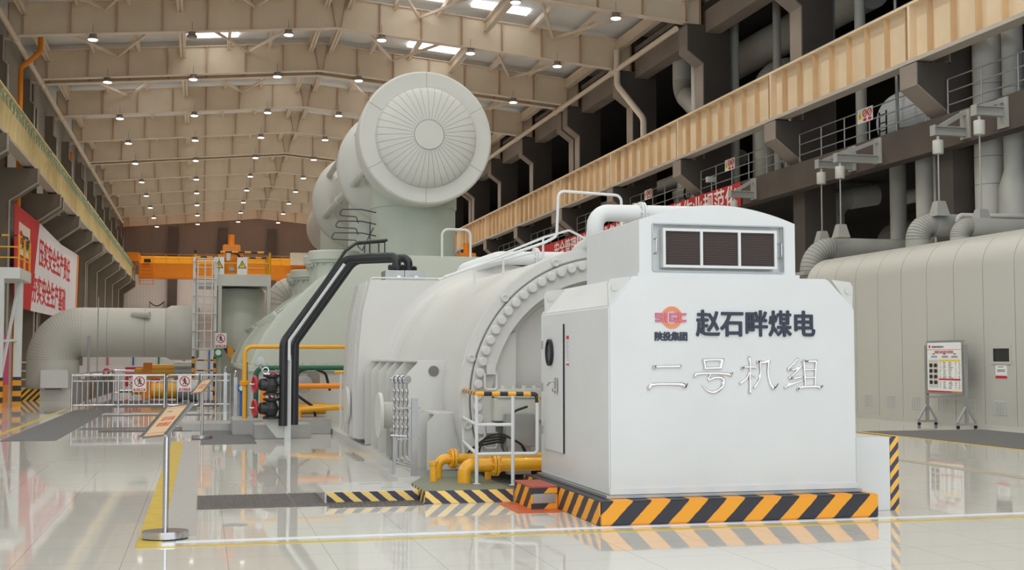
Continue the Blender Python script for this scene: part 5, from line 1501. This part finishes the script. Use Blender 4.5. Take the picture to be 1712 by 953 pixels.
text('陕西能源赵石畔煤电有限公司', .05, (BX - .043, CY + .25, .83 + .915 * H), (0, -1, 0), (0, 0, 1), M['ink'], 'poster_heading', ps, .001, 0, width=.5)
MB().lathe([(.035, 0), (.035, .004), (0, .004)], (BX - .04, BY1 - .15, .83 + .92 * H), (-1, 0, 0), 16).build('red_emblem', M['signred'], ps)

# pipes over the enclosure
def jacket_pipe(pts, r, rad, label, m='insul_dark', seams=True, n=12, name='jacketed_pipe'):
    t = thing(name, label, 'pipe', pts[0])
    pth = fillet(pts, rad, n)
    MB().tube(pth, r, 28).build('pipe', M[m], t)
    if seams:
        sm = MB()
        V = [Vector(p) for p in pth]
        for i in range(1, len(V) - 1):
            sm.torus(V[i], V[i + 1] - V[i - 1], r + .002, .007, 28, 4)
        sm.build('jacket_seams', M['seam'], t)
    return t
jacket_pipe([(18.75, 36.2, 0), (18.75, 36.2, 5.15), (24.9, 36.2, 5.15)], .33, .75, 'jacketed pipe elbow rising behind the far end of the enclosure')
MB().box(18.3, 19.2, 35.75, 36.65, 4.25, 4.35).build('collar_plate', M['insul_dark'], bpy.data.objects['jacketed_pipe'])
jacket_pipe([(19.35, 31.0, 4.5), (19.35, 31.0, 5.35), (21.5, 31.0, 5.35)], .33, .6, 'middle jacketed pipe elbow on top of the enclosure')
jacket_pipe([(18.95, 28.4, 4.5), (18.95, 28.4, 5.02), (24.8, 28.4, 5.02)], .25, .5, 'front jacketed pipe elbow on top of the enclosure')
tag(MB().tube(fillet([(20.1, 30.2, 4.6), (20.1, 30.2, 5.55), (21.8, 29.6, 5.5)], .12), .07, 12).build('small_pipe', M['insul']), 'small white pipe bend above the middle jacketed pipe', 'pipe')

# spring hangers on brackets from the gallery edge
def hanger(y, ztop, xh, zpipe, label):
    t = thing('spring_hanger', label, 'pipe hanger', (xh, y, zpipe))
    b_ = MB(); b_.box(20.70, 20.76, y - .22, y + .22, 7.78, 8.6); b_.build('wall_plate', M['insul_dark'], t)
    a_ = MB()
    a_.box(xh - .15, 20.7, y - .1, y + .1, ztop - .03, ztop); a_.box(xh - .15, 20.7, y - .1, y + .1, ztop - .26, ztop - .23); a_.box(xh - .15, 20.7, y - .012, y + .012, ztop - .25, ztop)
    a_.box(xh - .17, xh - .14, y - .12, y + .12, ztop - .27, ztop + .02)
    a_.build('arm', M['insul_dark'], t)
    MB().beam((xh + .1, y, ztop), (20.7, y, 8.52), .14, .12).build('brace', M['insul_dark'], t)
    c_ = MB(); c_.lathe([(0, 0), (.14, 0), (.15, .02), (.15, .36), (.14, .38), (.04, .38), (.04, .5)], (xh, y, ztop - .78), n=20); c_.build('spring_can', M['offwhite'], t)
    MB().cyl((xh, y, zpipe + .28), (xh, y, ztop - .78), .022, 8).build('rod', M['insul_dark'], t)
    MB().lathe([(.30, 0), (.17, .42), (0, .42)], (xh, y, zpipe - .05), n=4).build('clamp', M['insul_dark'], t)
    return t
hanger(30.7, 8.1, 19.85, 5.62, 'nearest spring hanger on a bracket above the middle jacketed pipe')
hanger(29.0, 8.35, 20.0, 5.2, 'spring hanger at the right frame edge above the front jacketed pipe')
hanger(35.4, 8.05, 19.4, 5.45, 'spring hanger above the jacketed pipe by the enclosure end')
hanger(37.0, 8.1, 19.6, 5.4, 'spring hanger with long thin rod left of the enclosure end hanger')
hanger(44.6, 8.1, 19.9, 4.0, 'spring hanger over the right end of the red banner')

# gallery railings
bays = [(15, 22.7), (23.8, 31.9), (33.05, 41.2), (42.3, 50.45), (51.6, 59.7), (60.8, 68.95), (71.3, 79.4), (80.6, 88.7)]
for i, (y0, y1) in enumerate(bays):
    t = thing('gallery_railing', 'grey gallery railing between right columns, %s bay from the front' % ORD[i], 'railing', (20.98, (y0 + y1) / 2, 8.65), 'gallery railings')
    rr_ = MB()
    for z in (8.98, 9.36, 9.74): rr_.tube([(20.98, y0, z), (20.98, y1, z)], .022, 8)
    rr_.build('rail', M['galv'], t)
    n = 5
    for k in range(n + 1):
        y = y0 + (y1 - y0) * k / n
        MB().tube([(20.98, y, 8.65), (20.98, y, 9.74)], .024, 8).build('post', M['galv'], t)
    if i in (0,): continue
for i, y in enumerate((36.5, 47.3, 57.0, 64.5)):
    p = MB().box(20.93, 20.95, y - .48, y + .48, 9.33, 9.8).build('warning_sign', M['paper'])
    tag(p, 'white warning board with yellow triangle on the gallery railing, %s from the front' % ORD[i], 'sign', 'gallery warning boards')
    tri = MB(); tri.prism([(y + .44, 9.47), (y + .18, 9.47), (y + .31, 9.72)], 'x', 20.922, 20.93); tri.build('yellow_triangle', M['signyellow'], p)
    MB().prism([(y + .33, 9.51), (y + .29, 9.51), (y + .31, 9.65)], 'x', 20.918, 20.923).build('triangle_mark', M['ink'], p)
    for k, dy in enumerate((.0, -.30)):
        MB().torus((20.925, y + dy, 9.62), (1, 0, 0), .115, .018, 20, 6).build('red_ring', M['signred'], p)
        MB().beam((20.925, y + dy - .08, 9.70), (20.925, y + dy + .08, 9.54), .018, .02).build('red_bar', M['signred'], p)
        MB().box(20.924, 20.93, y + dy - .1, y + dy + .1, 9.37, 9.46).build('caption', M['signred'], p)
# red banner on the gallery edge
rbn = MB().prism([(45.7, 7.66), (45.7, 8.62), (77, 8.66), (77, 7.7)], 'x', 20.68, 20.70).build('red_banner', M['red'])
tag(rbn, 'long red banner with white lettering on the right gallery edge', 'banner')
text('安全管理精益化、设备管理标准化、现场作业规范化', 1.02, (20.676, 59.4, 8.12), (0, -1, 0), (0, 0, 1), M['paper'], 'banner_lettering', rbn, .003, .012, width=26.6)
for i, (y, z) in enumerate(((49.3, 9.0), (58.7, 9.0))):
    cm = thing('wall_camera', 'small white camera on the right corbel, %s from the front' % ORD[i], 'camera', (20.9, y, z))
    MB().box(20.75, 21.15, y - .12, y + .12, z + .1, z + .34).build('camera_body', M['white'], cm, bevel=.02)
    MB().cyl((20.98, y, z - .3), (20.98, y, z + .1), .03, 8).build('bracket', M['galv'], cm)

# pipes standing in the right bay
def standpipe(x, y, r, z0, z1, label, m='insul_dark', rings=()):
    t = thing('standing_pipe', label, 'pipe', (x, y, z0))
    MB().cyl((x, y, z0), (x, y, z1), r, 28).build('pipe', M[m], t)
    if rings:
        q = MB()
        for z in rings: q.torus((x, y, z), (0, 0, 1), r + .002, .008, 28, 4)
        q.build('jacket_seams', M['seam'], t)
    return t
standpipe(22.0, 31.38, .46, 0, 16.8, 'fattest standing pipe beside the near right column', 'insul', (4.9, 6.6, 7.4, 9.5, 11))
standpipe(22.0, 30.3, .29, 0, 16.8, 'narrower standing pipe right of the fattest pipe', 'insul', (6.8, 9.2))
MB().lathe([(.29, 0), (.44, -.5), (.44, -4.5)], (22.0, 30.3, 6.9), n=28).build('wide_foot', M['insul'], bpy.data.objects['standing_pipe.001'])
standpipe(22.0, 34.75, .3, 0, 8.3, 'standing pipe below the gallery left of the near right column', 'insul')
standpipe(22.0, 34.1, .12, 0, 8.3, 'thin standing pipe close to the near right column', 'insul')
standpipe(22.9, 51.1, .2, 8.6, 16.8, 'tall thin pipe right of the zigzag column head', 'insul')
standpipe(23.5, 48.1, .17, 8.6, 16.8, 'tall thin pipe crossing the big sloping pipe', 'insul')
standpipe(21.45, 52.2, .17, 8.6, 16.8, 'tall thin pipe left of the zigzag column head', 'insul')
standpipe(23.2, 43.0, .22, 8.6, 16.8, 'tall thin pipe above the near runway beam bay', 'insul')
standpipe(23.2, 40.7, .2, 8.6, 16.8, 'tall thin pipe left in the near runway beam bay', 'insul')
standpipe(23.3, 38.5, .28, 0, 8.3, 'standing pipe under the gallery seen above the enclosure end', 'insul')
jacket_pipe([(22.4, 56.0, 16.8), (22.4, 56.0, 14.4), (22.4, 53.0, 12.6), (22.4, 53.0, 8.6)], .5, 1.0, 'curving fat pipe hanging behind the zigzag column head', 'insul')
big = jacket_pipe([(25.0, 56.0, 15.95), (25.0, 43.0, 15.95)], .8, .5, 'big horizontal pipe high in the right bay', 'insul', False)
jacket_pipe([(24.0, 50.4, 8.6), (24.0, 50.4, 14.3), (27.5, 49.6, 14.5)], .55, 1.1, 'ribbed pipe bend below the big horizontal pipe', 'insul')
jacket_pipe([(24.0, 47.0, 8.6), (24.0, 47.0, 14.3), (27.5, 46.2, 14.5)], .5, 1.0, 'second ribbed pipe bend right of the first one', 'insul')
for i, (x, z, r) in enumerate(((24.5, 12.9, .38), (25.6, 11.5, .38), (26.5, 14.0, .3), (27.0, 10.2, .3))):
    jacket_pipe([(x, 56.5, z), (x, 145, z)], r, .5, 'long horizontal pipe deep in the right bay, %s of four' % ORD[i], 'insul', False, name='bay_pipe')
    bpo = bpy.data.objects['bay_pipe' if i == 0 else 'bay_pipe.%03d' % i]
    for yy in (57 + i, 76 + i, 104 + i, 132 + i): MB().cyl((x, yy, 8.6), (x, yy, z), .08, 8).build('support_leg', M['insul_dark'], bpo)
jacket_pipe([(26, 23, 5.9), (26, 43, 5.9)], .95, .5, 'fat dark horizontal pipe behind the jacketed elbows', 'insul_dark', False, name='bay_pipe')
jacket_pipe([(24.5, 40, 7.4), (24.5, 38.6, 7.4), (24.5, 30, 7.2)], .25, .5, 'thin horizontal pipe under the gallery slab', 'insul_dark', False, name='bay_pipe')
jacket_pipe([(23.2, 42.9, 0), (23.2, 42.9, 7.6), (25, 42.9, 7.9)], .42, .7, 'ribbed pipe behind the ventilation hood', 'insul', True, name='bay_pipe')
for i, (x, y, r, z1) in enumerate(((23.0, 57.5, .5, 10.3), (22.6, 45.0, .36, 10.9), (23.2, 45.7, .55, 10.9), (23.2, 66, .5, 10.5))):
    vv = thing('gallery_valve', 'pale fat valve body standing on the right gallery, %s in the row' % ORD[i], 'valve', (x, y, 8.65))
    MB().lathe([(r, 0), (r, .8), (r * 1.15, .85), (r * 1.15, 1.2), (r * .7, 1.3), (r * .6, z1 - 8.65)], (x, y, 8.62), n=24).build('valve_body', M['insul'], vv)
    if i == 0: 
        w_ = MB(); w_.torus((x - .5, y - 2.0, 9.5), (1, .3, 0), .42, .045, 24, 8)
        for a in range(3): w_.cyl((x - .5, y - 2.0, 9.5), (x - .5 + .0, y - 2.0 + .4 * math.cos(a * 2.1), 9.5 + .4 * math.sin(a * 2.1)), .03, 6)
        w_.cyl((x - .5, y - 2, 9.5), (x, y - 2, 9.5), .05, 8)
        w_.build('handwheel', M['rubber'], vv)
# ribbed vessel end on the gallery
ve = thing('ribbed_vessel', 'bluish white ribbed vessel end behind the gallery railing', 'vessel', (24.2, 37, 8.65))
dp_ = [(1.15 * math.sin(R(a)), 1.0 - 1.0 * math.cos(R(a))) for a in range(0, 91, 10)] + [(1.15, 7)]
MB().lathe(dp_, (24.2, 40.2, 9.95), (0, -1, 0), 40).build('vessel_shell', M['vessel'], ve)
mb = MB()
for y in (35, 38): mb.box(23.4, 25, y - .1, y + .1, 8.62, 9.0)
mb.build('saddle', M['galv'], ve)
lp = MB(); lp.tube(fillet([(22.6, 37.3, 16.8), (22.6, 37.3, 9.3), (22.6, 36.2, 9.2), (22.6, 36.2, 8.6)], .2), .06, 10)
tag(lp.build('vessel_gauge_pipe', M['galv']), 'thin steel gauge pipe in front of the ribbed vessel', 'pipe')
vl = thing('vessel_ladder', 'narrow dark ladder beside the ribbed vessel end', 'ladder', (22.6, 38.2, 8.65))
mb = MB()
for y in (38.0, 38.45): mb.box(22.58, 22.62, y - .02, y + .02, 8.62, 10.1)
mb.build('stile', M['rubber'], vl)
for k in range(5): MB().box(22.58, 22.62, 38.0, 38.45, 8.85 + k * .28, 8.88 + k * .28).build('rung', M['rubber'], vl)
